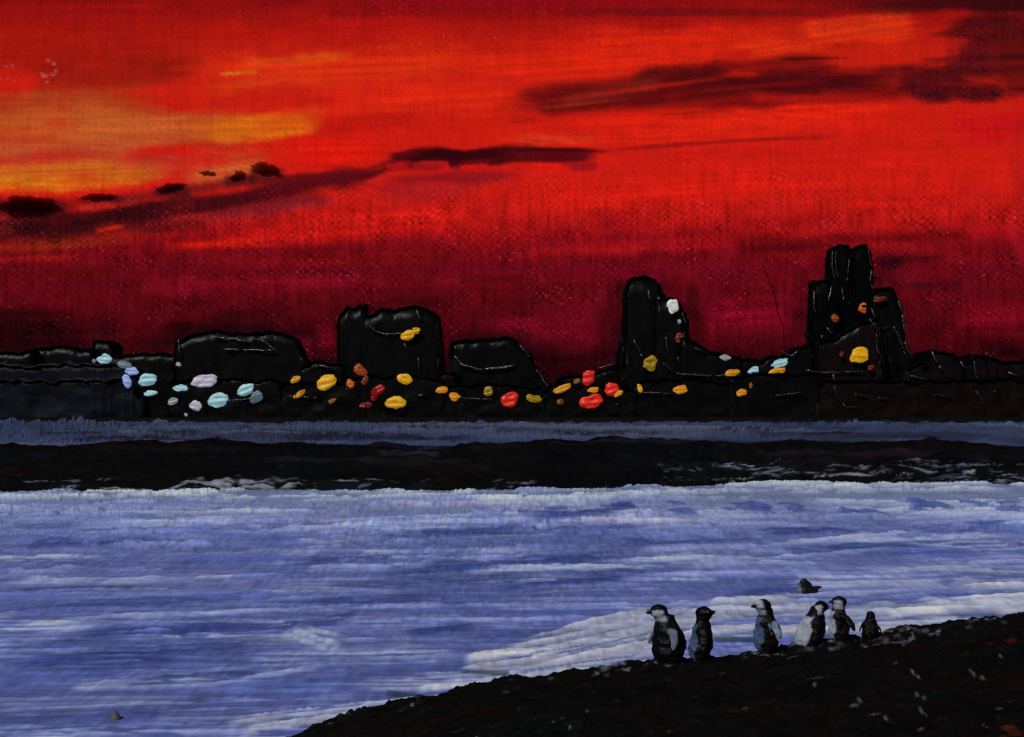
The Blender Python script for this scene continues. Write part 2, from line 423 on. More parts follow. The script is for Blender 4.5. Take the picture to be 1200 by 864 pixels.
    # smoke above the roofs
    for x0, x1, rr_, w_, o_ in ((-400, 230, 412, 40, 1), (150, 420, 398, 34, .9), (-300, 120, 380, 24, .6), (370, 545, 384, 30, .8), (500, 680, 412, 22, .8), (690, 850, 396, 34, .75), (700, 800, 344, 24, .6), (900, 1090, 392, 40, .75), (940, 1080, 330, 26, .55), (1050, 1500, 424, 20, .95)):
        k(x0, rr_, x1, rr_ - 4, w_, (22, 4, 8), o_, soft=1, wob=.8, end=.3)
    k(-300, 404, 160, 408, 20, (36, 5, 9), .85); k(180, 392, 400, 382, 14, (36, 5, 9), .85); k(210, 374, 350, 372, 10, (66, 7, 14), .6); k(310, 384, 400, 372, 14, (84, 8, 18), .5)
    k(380, 366, 530, 360, 14, (52, 6, 12), .7); k(640, 432, 740, 424, 10, (52, 5, 12), .7); k(800, 418, 960, 412, 9, (56, 5, 12), .8); k(1060, 422, 1300, 424, 10, (60, 5, 13), .8)
    k(330, 410, 372, 404, 16, (110, 10, 28), .7, wv=1); k(366, 398, 396, 396, 20, (126, 10, 30), .6, wv=1)
    k(1172, 200, 1260, 210, 130, (160, 22, 26), .35)
    # small pale flecks, like worn specks of the canvas
    rs = np.random.RandomState(4)
    for x, y, n, sx, sy in ((60, 84, 9, 9, 8), (6, 92, 6, 5, 12)):
        for _ in range(n):
            a, b = x + rs.randn() * sx, y + rs.randn() * sy
            k(a - 3.2, b, a + 3.2, b, 2.1, (168, 120, 112), .6, end=.3, wob=.8)
    d = np.stack([(P - CX) / F, np.ones_like(P), (HZ - Q) / F], 2)
    d /= np.linalg.norm(d, axis=2, keepdims=True)
    XYZ = d * 1250 + np.array([0, 0, CAM_H])
    me = grid_mesh('sky', XYZ[:, ::-1], {'tone': ('FLOAT_COLOR', lin(np.clip(C, 0, 255))[:, ::-1]), 'weave': ('FLOAT', S['W'][:, ::-1]),
                                         'chart': ('FLOAT_VECTOR', np.stack([P, Q, 0 * P], 2)[:, ::-1])})
    tag(link('sky', me, sky_mat()), kind='structure')


def build_clouds():
    Y = 900.0
    data = [  # centre x, row, width, height, lobes, tilt, label
        (36, 245, 74, 24, 6, 0.02, 'largest dark purple cloud puff, low in the orange sky at far left'),
        (116, 232, 46, 11, 4, 0.02, 'long flat dark cloud with two humps, next right of the largest puff'),
        (200, 221, 34, 13, 4, 0.2, 'domed dark cloud just above a bright red gap in the sky'),
        (243, 204, 22, 7, 2, -0.05, 'smallest dark cloud, a thin lozenge alone in the orange'),
        (280, 208, 20, 14, 3, 0.1, 'small ragged dark cloud with pale gaps, left of the rounded rightmost puff'),
        (311, 201, 34, 18, 5, -0.12, 'rounded dark cloud puff at the right end of the row, over red sky'),
    ]
    for i, (px, row, w, h, n, tl, lab) in enumerate(data):
        u = Y / F
        rs = random.Random(i * 5 + 2); A, Hh = w * u, h * u
        m = MB()
        for kx in range(n * 3 + 2):
            t = (kx + .5) / (n * 3 + 2) - .5
            hump = (1 - (2 * abs(t)) ** 2.4) * (.8 + .2 * math.cos(t * n * 5 + i))
            m.blob((t * A * .8 + rs.uniform(-.02, .02) * A, 0, Hh * .12 * hump + rs.uniform(-.14, .14) * Hh + t * A * math.tan(tl)),
                   (A * rs.uniform(.12, .2), Hh * (.35 + .3 * hump), Hh * (.14 + .34 * hump) * rs.uniform(.8, 1.1)), nu=18, nv=10)
        raw = m.mesh('cloud_raw'); ob = bpy.data.objects.new('cloud_raw', raw); COL.objects.link(ob)
        md = ob.modifiers.new('fuse', 'REMESH'); md.mode = 'VOXEL'; md.voxel_size = max(.5, Hh * .07)
        dg = bpy.context.evaluated_depsgraph_get(); dg.update()
        me = bpy.data.meshes.new_from_object(ob.evaluated_get(dg)); me.name = 'cloud'
        bpy.data.objects.remove(ob); bpy.data.meshes.remove(raw)
        co = np.empty(len(me.vertices) * 3); me.vertices.foreach_get('co', co); co = co.reshape(-1, 3)
        nn = N1.fbm(co[:, 0] / (Hh * .5) + 31 * i + 99, co[:, 2] / (Hh * .3) + 50, 4) - .5
        co[:, 2] += nn * Hh * .45; co[:, 0] += (N2.fbm(co[:, 0] / Hh + 40, co[:, 2] / (Hh * .22) + 7 * i + 50, 3) - .5) * Hh * .9
        me.vertices.foreach_set('co', co.reshape(-1)); me.update()
        o = link('cloud', me, smoke_mat(3.4 / (Hh * 1.1))); o.location = (wx(px, Y), Y, wz(row, Y))
        tag(o, lab, 'cloud', 'dark cloud puffs in the orange sky')


# ------------------------------------------------------------------ water


def build_water():
    rows = np.concatenate([[490.5, 492, 493, 494], np.arange(495, 884, 1.15), np.geomspace(890, 3200, 14)])
    u = np.concatenate([np.linspace(-4, -.72, 24), np.arange(-.7, .701, .00095), np.linspace(.72, 4, 24)])
    Yr = CAM_H * F / (rows - HZ)
    U, Q = np.meshgrid(u, Yr); P = U * Q                                    # metres across, metres out
    S = dict(P=P, Q=Q, H=np.zeros_like(P))
    S['N'] = N2.fbm(P / .9, np.log(Q) / .09, 4); S['N2'] = N3.fbm(P / 3.2, np.log(Q) / .02, 3)
    S['D'] = N1.fbm(P / .35, np.log(Q) / .012, 4)
    base_r = [484, 497, 518, 580, 592, 620, 660, 720, 790, 864]
    bc = [(52, 65, 98), (56, 70, 107), (58, 72, 111), (124, 137, 179), (130, 144, 191), (104, 119, 184), (102, 116, 179), (93, 108, 174), (90, 106, 174), (87, 102, 167)]
    R = HZ + CAM_H * F / Q
    C = np.stack([np.interp(R + 40 * (S['N'] - .5), base_r, [c[k] for c in bc]) for k in range(3)], 2)
    S['C'] = C

    def k(x0, r0, x1, r1, w, c, op=.85, sag=0, h=1.0, **kw):
        """a stroke named by where it is seen, laid on the water in metres"""
        rm = (r0 + r1) / 2
        y0, y1, ym = wy(r0), wy(r1), wy(rm)
        dy = (wy(rm + sag) - ym) if sag else 0
        W = w * ym * ym / (CAM_H * F)
        X0, X1 = wx(x0, y0), wx(x1, y1)
        if X1 <= X0: return
        stroke(S, X0, y0, X1, y1, W, c, op, sag=dy, h=h, nb=max(3, min(16, int(w * 1.3))), ck=.3, **kw)
    rd = random.Random(11)
    deep = [(87, 106, 174), (77, 96, 166), (94, 111, 182), (80, 92, 159)]
    mid = [(121, 136, 200), (131, 144, 206), (116, 130, 195), (136, 145, 202), (127, 139, 189)]
    pale = [(165, 178, 224), (179, 192, 233), (157, 175, 229), (172, 176, 219), (190, 203, 235)]
    # far strip beyond the breakwater
    for _ in range(70):
        r = rd.uniform(497, 522); x = rd.uniform(-500, 1500); l = rd.uniform(60, 320)
        k(x, r, x + l, r + rd.uniform(-1, 1), rd.uniform(1.5, 4), rd.choice([(57, 67, 91), (71, 81, 108), (48, 56, 80), (86, 95, 117), (41, 50, 72)]), .8, h=.5)
    k(60, 503, 700, 499, 3, (88, 98, 121), .6, h=.6); k(500, 498, 900, 496, 2, (86, 95, 117), .6, h=.6); k(-100, 500, 60, 508, 5, (54, 68, 100), .8)
    for _ in range(22):
        r = rd.uniform(496, 520); x = rd.uniform(-400, 1400); l = rd.uniform(60, 260)
        k(x, r, x + l, r + rd.uniform(-1, 1), rd.uniform(1.2, 2.6), (22, 25, 34), .8, h=.3, dry=.4)
    # main water
    for _ in range(520):
        r = 586 + 290 * rd.random() ** 1.15; x = rd.uniform(-560, 1560); l = rd.uniform(50, 420) * (.7 + (r - 560) / 400)
        t = rd.random()
        c = rd.choice(deep if t < .32 else mid if t < .78 else pale)
        if r < 615 and t < .34: c = rd.choice(pale)
        sl = rd.uniform(-.03, .02) - .03 * (r - 600) / 260
        k(x, r, x + l, r + sl * l, rd.uniform(4, 15), c, rd.uniform(.5, .95), sag=rd.uniform(-4, 4), br=rd.uniform(.3, .8), h=rd.uniform(.5, 1.2), soft=.55, dry=rd.uniform(0, .9))
    # large calm patches of deeper blue, as in the swell
    for a in ((430, 672, 760, 650, 9), (60, 745, 330, 738, 14), (330, 660, 560, 652, 8), (0, 778, 240, 770, 16), (340, 712, 520, 700, 8), (880, 628, 1010, 622, 6),
              (600, 610, 760, 600, 8), (300, 740, 420, 724, 12), (720, 640, 900, 632, 6), (1060, 622, 1190, 612, 6), (360, 690, 640, 676, 8), (20, 712, 260, 706, 7), (80, 764, 320, 756, 10), (420, 632, 640, 622, 7), (680, 676, 860, 664, 6), (900, 652, 1100, 640, 6), (0, 640, 200, 636, 7), (130, 800, 330, 790, 9), (460, 744, 560, 734, 7), (0, 694, 170, 690, 6), (560, 690, 760, 676, 6), (840, 700, 960, 690, 7), (1180, 640, 1280, 650, 10)):
        k(*a, rd.choice([(58, 74, 136), (52, 68, 130), (66, 80, 142)]), .95, br=.5, dry=.25, end=.2)
    for a in ((0, 682, 120, 682, 5), (110, 684, 200, 680, 5), (10, 732, 110, 730, 5), (130, 726, 380, 712, 5), (220, 806, 400, 778, 5), (0, 850, 130, 862, 5), (560, 700, 720, 690, 4),
              (760, 664, 1080, 644, 4), (700, 660, 900, 652, 3), (880, 640, 1100, 622, 4), (1000, 672, 1190, 662, 5), (960, 700, 1180, 686, 6), (60, 620, 330, 612, 5), (0, 600, 420, 600, 7),
              (240, 628, 520, 614, 4), (640, 602, 720, 596, 5), (380, 842, 200, 800, 4), (330, 736, 410, 762, 6), (330, 762, 520, 758, 4)):
        k(*a, rd.choice(pale), .75, br=.45, h=1.0, dry=.3, end=.25)
    for a in ((322, 738, 410, 768, 8.0), (338, 734, 420, 750, 5), (700, 608, 760, 604, 5)):
        k(*a, (199, 213, 232), .6, h=.7, dry=.3, soft=.8, end=.3)
    # broad loaded strokes over the rest
    for _ in range(64):
        r = rd.uniform(600, 850); x = rd.uniform(-400, 1500); l = rd.uniform(90, 300)
        k(x, r, x + l, r - rd.uniform(-.02, .07) * l, rd.uniform(5, 12), rd.choice(pale + mid + mid), .75, sag=rd.uniform(-5, 5), br=.8, h=1.5, soft=.35, dry=.75, end=.2, wob=.5)
    # brownish ripple tone, small greenish smudge of discoloured water
    k(238, 796, 262, 776, 9, (64, 85, 119), .6); k(215, 820, 250, 812, 6, (74, 97, 137), .5)
    # foam line in front of the breakwater
    for _ in range(170):
        x = rd.uniform(-500, 1600); edge = 581 - 12 * np.interp(x, [0, 300, 620, 800, 1200], [0, .2, .3, 1.1, 1.5])
        r = edge + rd.uniform(-5, 9); l = rd.uniform(20, 130)
        k(x, r, x + l, r + rd.uniform(-3, 2), rd.uniform(1.2, 3.4), rd.choice([(167, 184, 218), (186, 203, 232), (133, 154, 198), (196, 213, 232), (109, 126, 172)]), .95, br=.5, h=.5, dry=.7)
    for a in ((-60, 588, 200, 584, 6), (340, 588, 560, 582, 5), (540, 592, 760, 584, 6), (840, 572, 1260, 560, 7), (700, 582, 900, 574, 4), (30, 584, 170, 582, 4), (185, 580, 300, 574, 5), (380, 580, 480, 578, 3), (600, 590, 720, 582, 4), (860, 572, 1190, 560, 4), (900, 578, 1190, 574, 3)):
        k(*a, (176, 191, 213), .95, br=.5, h=.7, dry=.6)
    for _ in range(26):
        x = rd.uniform(560, 1180); r = rd.uniform(590, 604); k(x, r, x + rd.uniform(14, 40), r, rd.uniform(2.5, 5), (67, 83, 156), .8, h=.8)
    # surf along the near bank
    surf = [(538, 776, 660, 762, 12), (545, 786, 680, 772, 9), (580, 768, 780, 728, 15), (610, 778, 780, 744, 14), (630, 790, 790, 760, 12), (560, 798, 720, 780, 9), (680, 748, 820, 714, 14), (720, 760, 840, 735, 14),
            (800, 728, 900, 716, 13), (800, 746, 900, 736, 13), (880, 722, 980, 716, 13), (880, 742, 990, 736, 12), (830, 712, 940, 706, 6), (950, 732, 1070, 727, 13), (990, 742, 1100, 738, 9), (990, 718, 1130, 710, 7), (1040, 726, 1120, 720, 8),
            (470, 800, 570, 804, 7), (484, 810, 600, 800, 6), (496, 820, 600, 812, 6), (260, 848, 450, 826, 6), (280, 858, 430, 838, 8), (560, 814, 660, 800, 8), (640, 804, 770, 782, 9),
            (1130, 694, 1280, 688, 13), (1140, 712, 1280, 704, 13), (1170, 724, 1320, 716, 12), (1050, 732, 1150, 724, 6), (420, 828, 500, 818, 5), (400, 836, 540, 822, 6), (330, 852, 440, 836, 6), (560, 806, 700, 792, 7), (690, 796, 780, 780, 6), (1100, 718, 1240, 706, 9), (1010, 742, 1100, 732, 6)]
    for a in surf:
        c = rd.choice([(180, 188, 214), (194, 199, 220), (168, 177, 208), (206, 210, 226), (174, 181, 206)])
        k(*a, c, .95, br=.45, h=1.8, soft=.35, end=.10, wob=.6, dry=.18)
    for a in ((560, 780, 700, 756, 1.2), (640, 772, 780, 740, 1.2), (600, 790, 760, 768, 1.1), (700, 744, 790, 730, 1), (830, 732, 900, 726, 1)):
        k(*a, (88, 103, 160), .8, h=.4)
    for a in ((538, 788, 600, 792, 3.5), (450, 812, 500, 818, 4), (830, 752, 900, 752, 4)):
        k(*a, (43, 65, 77), .8, h=.7)
    # tiny ripples and the broken grain of the surface
    Rg = np.clip((Q - 4) / 26, 0, 1)
    grain = N1.fbm(P / .035, Q / .05, 2) - .5
    strands = N3.fbm(P / 2.2, np.log(Q) / .011, 3) - .5
    tooth = N2.fbm(P / .05, np.log(Q) / .02, 2) - .5
    C *= (1 + .12 * grain + .20 * strands + .26 * tooth)[..., None]
    hk = np.minimum(Q * Q / (CAM_H * F), .55 * (Q / 29) ** 1.0)
    Z = (S['H'] * .42 + strands * .32 + grain * .05 + tooth * .14) * hk * 1.0
    XYZ = np.stack([P, Q, Z], 2)
    m = paint_mat('water_paint', (0, 0, 0), .22, .35, .22, 10.0, .5, .02, stretch=(.09, 1, 1), attr='tone')
    me = grid_mesh('water', XYZ[::-1], {'tone': ('FLOAT_COLOR', lin(np.clip(C, 0, 235))[::-1])})
    tag(link('water', me, m), kind='structure')
    deepm = paint_mat('outer_water_paint', tuple(lin((75, 93, 160))), .3, .45, .2, .2, .3, .2, stretch=(.3, 1, 1))
    b = MB()
    b.add([(-1400, -400, -.5), (1400, -400, -.5), (1400, 1400, -.5), (-1400, 1400, -.5)], [(0, 1, 2, 3)])
    tag(b.build('open_water', deepm), kind='structure')


# ------------------------------------------------------------------ near shore


CRX = [-2.5, -1.43, -.88, -.22, .55, .88, 1.43, 1.99, 2.48, 2.87, 3.31, 5.0, 9.0]
CRZ = [-.22, .09, .31, .44, .55, .595, .632, .72, .775, .855, .89, 1.02, 1.2]


def shore_z(X, Y):
    zc = np.interp(X, CRX, CRZ)
    back = np.clip(Y - 7.1, 0, None); front = np.clip(7.1 - Y, 0, None)
    return zc - back * 1.1 - front * (.06 + .05 * sstep(0, -1.2, X))


def build_shore():
    xs = np.concatenate([np.linspace(-4, -2.1, 30), np.arange(-2.08, 4.0, .0075), np.linspace(4.05, 11, 60)])
    ys = np.concatenate([np.linspace(-7, 4.4, 50), np.arange(4.42, 7.35, .0125), np.linspace(7.38, 8.9, 40)])
    P, Q = np.meshgrid(xs, ys)
    S = dict(P=P, Q=Q, H=np.zeros_like(P))
    S['N'] = N1.fbm(P / .09, Q / .12, 4); S['N2'] = N2.fbm(P / .12, Q / .03, 3)
    C = np.ones(P.shape + (3,)) * np.array([12., 13., 13.]); S['C'] = C
    warm = sstep(1.2, 2.6, P) * (.4 + .6 * N3.fbm(P / .5, Q / .4, 3))
    C += warm[..., None] * np.array([4, -3, -3.])
    rd = random.Random(5)
    for _ in range(620):
        y = rd.uniform(4.6, 7.4); x = rd.uniform(-2.2, 4.2); l = rd.uniform(.12, .9)
        c = rd.choice([(10, 11, 11), (14, 14, 14), (17, 11, 11), (11, 13, 13), (8, 8, 9)])
        stroke(S, x, y, x + l, y + rd.uniform(-.12, .2), rd.uniform(.03, .16), c, .9, sag=rd.uniform(-.05, .05), h=rd.uniform(.4, 1.2), br=.4, soft=.5)
    # short upright ridges left by the knife, silver glints painted into their colour
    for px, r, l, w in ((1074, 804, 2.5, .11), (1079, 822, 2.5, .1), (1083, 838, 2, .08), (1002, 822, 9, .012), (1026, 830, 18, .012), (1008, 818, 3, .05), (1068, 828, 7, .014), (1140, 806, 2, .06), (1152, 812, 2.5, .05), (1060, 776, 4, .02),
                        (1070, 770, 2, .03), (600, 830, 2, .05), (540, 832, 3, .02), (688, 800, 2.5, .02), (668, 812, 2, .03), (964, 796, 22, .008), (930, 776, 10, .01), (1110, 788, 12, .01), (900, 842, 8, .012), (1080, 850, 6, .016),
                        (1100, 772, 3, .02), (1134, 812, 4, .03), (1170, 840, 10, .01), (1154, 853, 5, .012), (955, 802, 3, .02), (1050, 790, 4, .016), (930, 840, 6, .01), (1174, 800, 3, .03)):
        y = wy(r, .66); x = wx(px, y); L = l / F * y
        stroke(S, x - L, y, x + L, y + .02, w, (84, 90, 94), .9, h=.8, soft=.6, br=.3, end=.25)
    for px, r, w_, c in ((1160, 772, .05, (110, 26, 14)), (1184, 772, .06, (120, 22, 14)), (1186, 838, .08, (104, 44, 18)), (1130, 776, .03, (70, 24, 14)), (1178, 846, .05, (90, 40, 16))):
        y = wy(r, .75); x = wx(px, y)
        stroke(S, x - .045, y, x + .045, y, w_, c, .6, h=1.2, end=.3)
    # wet pale dabs along the crest where the surf throws up
    for px, n, sp in ((800, 14, 30), (900, 10, 22), (960, 22, 40), (1020, 22, 30), (1060, 10, 30), (720, 6, 20), (540, 6, 60), (1120, 12, 40)):
        for _ in range(n):
            p_ = px + rd.gauss(0, sp); y = rd.uniform(6.86, 7.1); x = wx(p_, y)
            stroke(S, x - .025, y, x + rd.uniform(.02, .05), y, rd.uniform(.012, .04), rd.choice([(98, 102, 118), (66, 70, 86), (130, 130, 142), (48, 52, 62)]), .8, h=.5, end=.3)
    y = 7.06; x = wx(716, y)
    stroke(S, x - .09, y - .02, x + .09, y + .1, .12, (120, 124, 158), .9, h=.7, end=.25)
    fine = N3.fbm(P / .03, Q / .045, 3) - .5
    lump = N1.fbm(P / .16 + 9, Q / .2, 4) - .5
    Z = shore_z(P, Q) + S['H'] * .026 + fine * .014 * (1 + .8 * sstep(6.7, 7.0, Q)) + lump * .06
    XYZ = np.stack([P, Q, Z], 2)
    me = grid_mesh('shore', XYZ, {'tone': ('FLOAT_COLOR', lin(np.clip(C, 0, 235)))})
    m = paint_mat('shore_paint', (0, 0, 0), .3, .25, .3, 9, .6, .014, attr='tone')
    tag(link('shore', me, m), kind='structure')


# ------------------------------------------------------------------ breakwater


def build_breakwater():
    xs = np.concatenate([np.linspace(-140, -22, 60), np.arange(-21.8, 22, .045), np.linspace(22.2, 140, 60)])
    ts = np.linspace(0, 1, 110)
    P, T = np.meshgrid(xs, ts)
    S = dict(P=P, Q=T, H=np.zeros_like(P))
    S['N'] = N1.fbm(P / 1.6, T / .2, 4); S['N2'] = N2.fbm(P / 1.2, T / .05, 3)
    S['C'] = np.ones(P.shape + (3,)) * np.array([11., 11., 12.])
    S['D'] = N2.fbm(P / .3, T / .012, 4)
    rd = random.Random(8)
    for _ in range(260):
        x = rd.uniform(-24, 24); t = rd.uniform(0, 1); l = rd.uniform(.6, 5)
        stroke(S, x, t, x + l, t + rd.uniform(-.05, .05), rd.uniform(.03, .1), rd.choice([(9, 9, 10), (13, 13, 14), (17, 11, 13), (9, 11, 13), (18, 20, 28)]), .9, h=rd.uniform(.4, 1.2), br=.5)
    for px0, px1, t, c in ((450, 620, .62, (38, 44, 60)), (640, 760, .6, (34, 38, 54)), (700, 1180, .66, (30, 32, 48)), (240, 420, .7, (26, 30, 44)), (880, 1120, .45, (34, 22, 28)), (1120, 1260, .72, (40, 52, 80)),
                           (-60, 200, .74, (30, 34, 48)), (300, 560, .4, (30, 32, 40)), (440, 520, .5, (44, 50, 66))):
        stroke(S, wx(px0, 33), t, wx(px1, 33), t, .045, c, .7, h=.7, br=.6)
    for _ in range(70):                                      # foam caught on the foot of the rocks
        x = rd.uniform(-22, 22); t = rd.uniform(.0, .22); l = rd.uniform(.25, 1.6)
        stroke(S, x, t, x + l, t + rd.uniform(-.02, .03), rd.uniform(.012, .03), rd.choice([(110, 112, 128), (138, 138, 152), (80, 84, 104)]), .9, h=.8, br=.6, dry=.8)
    for _ in range(90):
        p_ = rd.uniform(780, 1260); t = rd.uniform(.02, .34); x = wx(p_, 31)
        stroke(S, x, t, x + rd.uniform(.3, 1.8), t + rd.uniform(-.02, .04), rd.uniform(.012, .035), rd.choice([(84, 88, 108), (104, 108, 126), (62, 66, 86), (130, 132, 148)]), .9, h=.8, br=.6, dry=.8)
    x0 = wx(235, 31)
    for d in range(9): stroke(S, x0 - 1 + d * .3, .12 + .03 * (d % 3), x0 + .6 + d * .35, .14 + .03 * (d % 2), .05, (128, 130, 146), .9, h=1.0, br=.6, dry=.75)
    prof_y = np.interp(T, [0, .25, .55, .8, 1], [30.3, 31.4, 32.6, 34.5, 38])
    prof_z = np.interp(T, [0, .25, .55, .7, .8, 1], [-.3, .42, 1.12, 1.22, 1.1, -.4])
    top = np.interp(P, [wx(p, 33) for p in (-300, 0, 250, 450, 620, 700, 900, 1120, 1200, 1500)], [.95, 1.0, 1.06, .98, 1.06, 1.14, 1.03, 1.08, .92, 1])
    foot = np.interp(P, [wx(p, 31) for p in (0, 300, 620, 800, 1200)], [0, .3, .5, 2.6, 3.2])
    lump = N3.fbm(P / 1.0, T / .12, 4) - .5
    Z = prof_z * top + S['H'] * .05 + lump * .34 * np.minimum(1, 1.5 - T) + (N1.fbm(P / .22, T / .04, 3) - .5) * .09
    Y = prof_y + foot * (1 - T) + lump * .3
    me = grid_mesh('breakwater', np.stack([P, Y, Z], 2), {'tone': ('FLOAT_COLOR', lin(np.clip(S['C'], 0, 235)))})
    m = paint_mat('breakwater_paint', (0, 0, 0), .35, .36, .08, 2.2, .5, .05, attr='tone', stretch=(.5, 1, 1))
    tag(link('breakwater', me, m), 'long low black breakwater of rough stone across the water, foam at its foot', 'breakwater')


# ------------------------------------------------------------------ far shore

LAND_Z = 1.2


def build_land():
    m = MB()
    rd = random.Random(3)
    xs = [-1400, -700, -400] + [x for x in range(-240, 241, 6)] + [400, 700, 1400]
    rows_ = []
    for j, (y, z) in enumerate(((252.5, -.6), (254.0, .35), (255.6, 1.0), (258, LAND_Z), (420, 1.3), (1320, 2.0))):
        rows_.append([(x, y + (rd.uniform(-.5, .5) if j < 4 else 0), z + (rd.uniform(-.12, .12) if 0 < j < 3 else 0)) for x in xs])
    n = len(xs); vs = [p for r in rows_ for p in r]
    fs = [(j * n + i, j * n + i + 1, (j + 1) * n + i + 1, (j + 1) * n + i) for j in range(5) for i in range(n - 1)]
    m.add(vs, fs)
    tag(m.build('land', EARTH), kind='structure')


def dense(poly, step):
    out = []
    for a, b in zip(poly[:-1], poly[1:]):
        d = math.hypot(b[0] - a[0], b[1] - a[1]); n = max(1, int(d / step))
        out += [(a[0] + (b[0] - a[0]) * i / n, a[1] + (b[1] - a[1]) * i / n) for i in range(n)]
    out.append(poly[-1])
    return out


def dab(w, t, h, tilt, seed, dent=0.0, lumps=.4):
    """one thick dab, its own lumpy shape; dent hollows its middle"""
    m = MB(); m.blob((0, 0, 0), (1, 1, 1), nu=26, nv=16)
    vs = []
    ct, st = math.cos(tilt), math.sin(tilt)
    for x, y, z in m.v:
        an = math.atan2(z, x); r = math.hypot(x, z)
        k = 1 + lumps * (1.9 * (float(N1.fbm(np.array(math.cos(an) * 1.3 + seed * 3.7 + 40), np.array(math.sin(an) * 1.3 + seed * 1.9 + 40), 3)) - .5)
                         + .25 * math.sin(2 * an + seed) * (seed % 3 < 1.6))
        yy = y * (.8 + .35 * math.sin(z * 7 + x * 1.5 + seed * 2))                     # the drag of the bristles
        if dent and y < 0: yy = yy + dent * math.exp(-(r / .40) ** 2) * .75
        X, Y, Z = x * w / 2 * k, yy * t / 2, z * h / 2 * k
        vs.append((X * ct - Z * st, Y, X * st + Z * ct))
    m.v = vs
    return m


DABMATS = {}


def dabmat(key, rgb, e=.62):
    if key not in DABMATS:
        DABMATS[key] = paint_mat('glow_' + key, tuple(lin(rgb) * .62), .4, .35, .6, 1.1, .4, .4, emit=e, stretch=(.6, 1, 1.8))
    return DABMATS[key]


GLOW = {
    'pale_blue': (160, 206, 216), 'grey_blue': (104, 126, 142), 'violet_white': (150, 172, 232), 'pink_white': (186, 180, 200), 'grey_white': (150, 158, 164), 'white': (215, 218, 216),
    'yellow': (222, 164, 22), 'amber': (212, 140, 18), 'dim_amber': (128, 78, 16), 'olive': (150, 120, 22), 'burnt_orange': (150, 62, 18), 'orange': (196, 88, 20), 'rust': (104, 36, 14),
    'red': (212, 38, 22), 'bright_red': (226, 44, 26), 'dark_red': (120, 16, 18), 'smear_red': (164, 24, 22)}


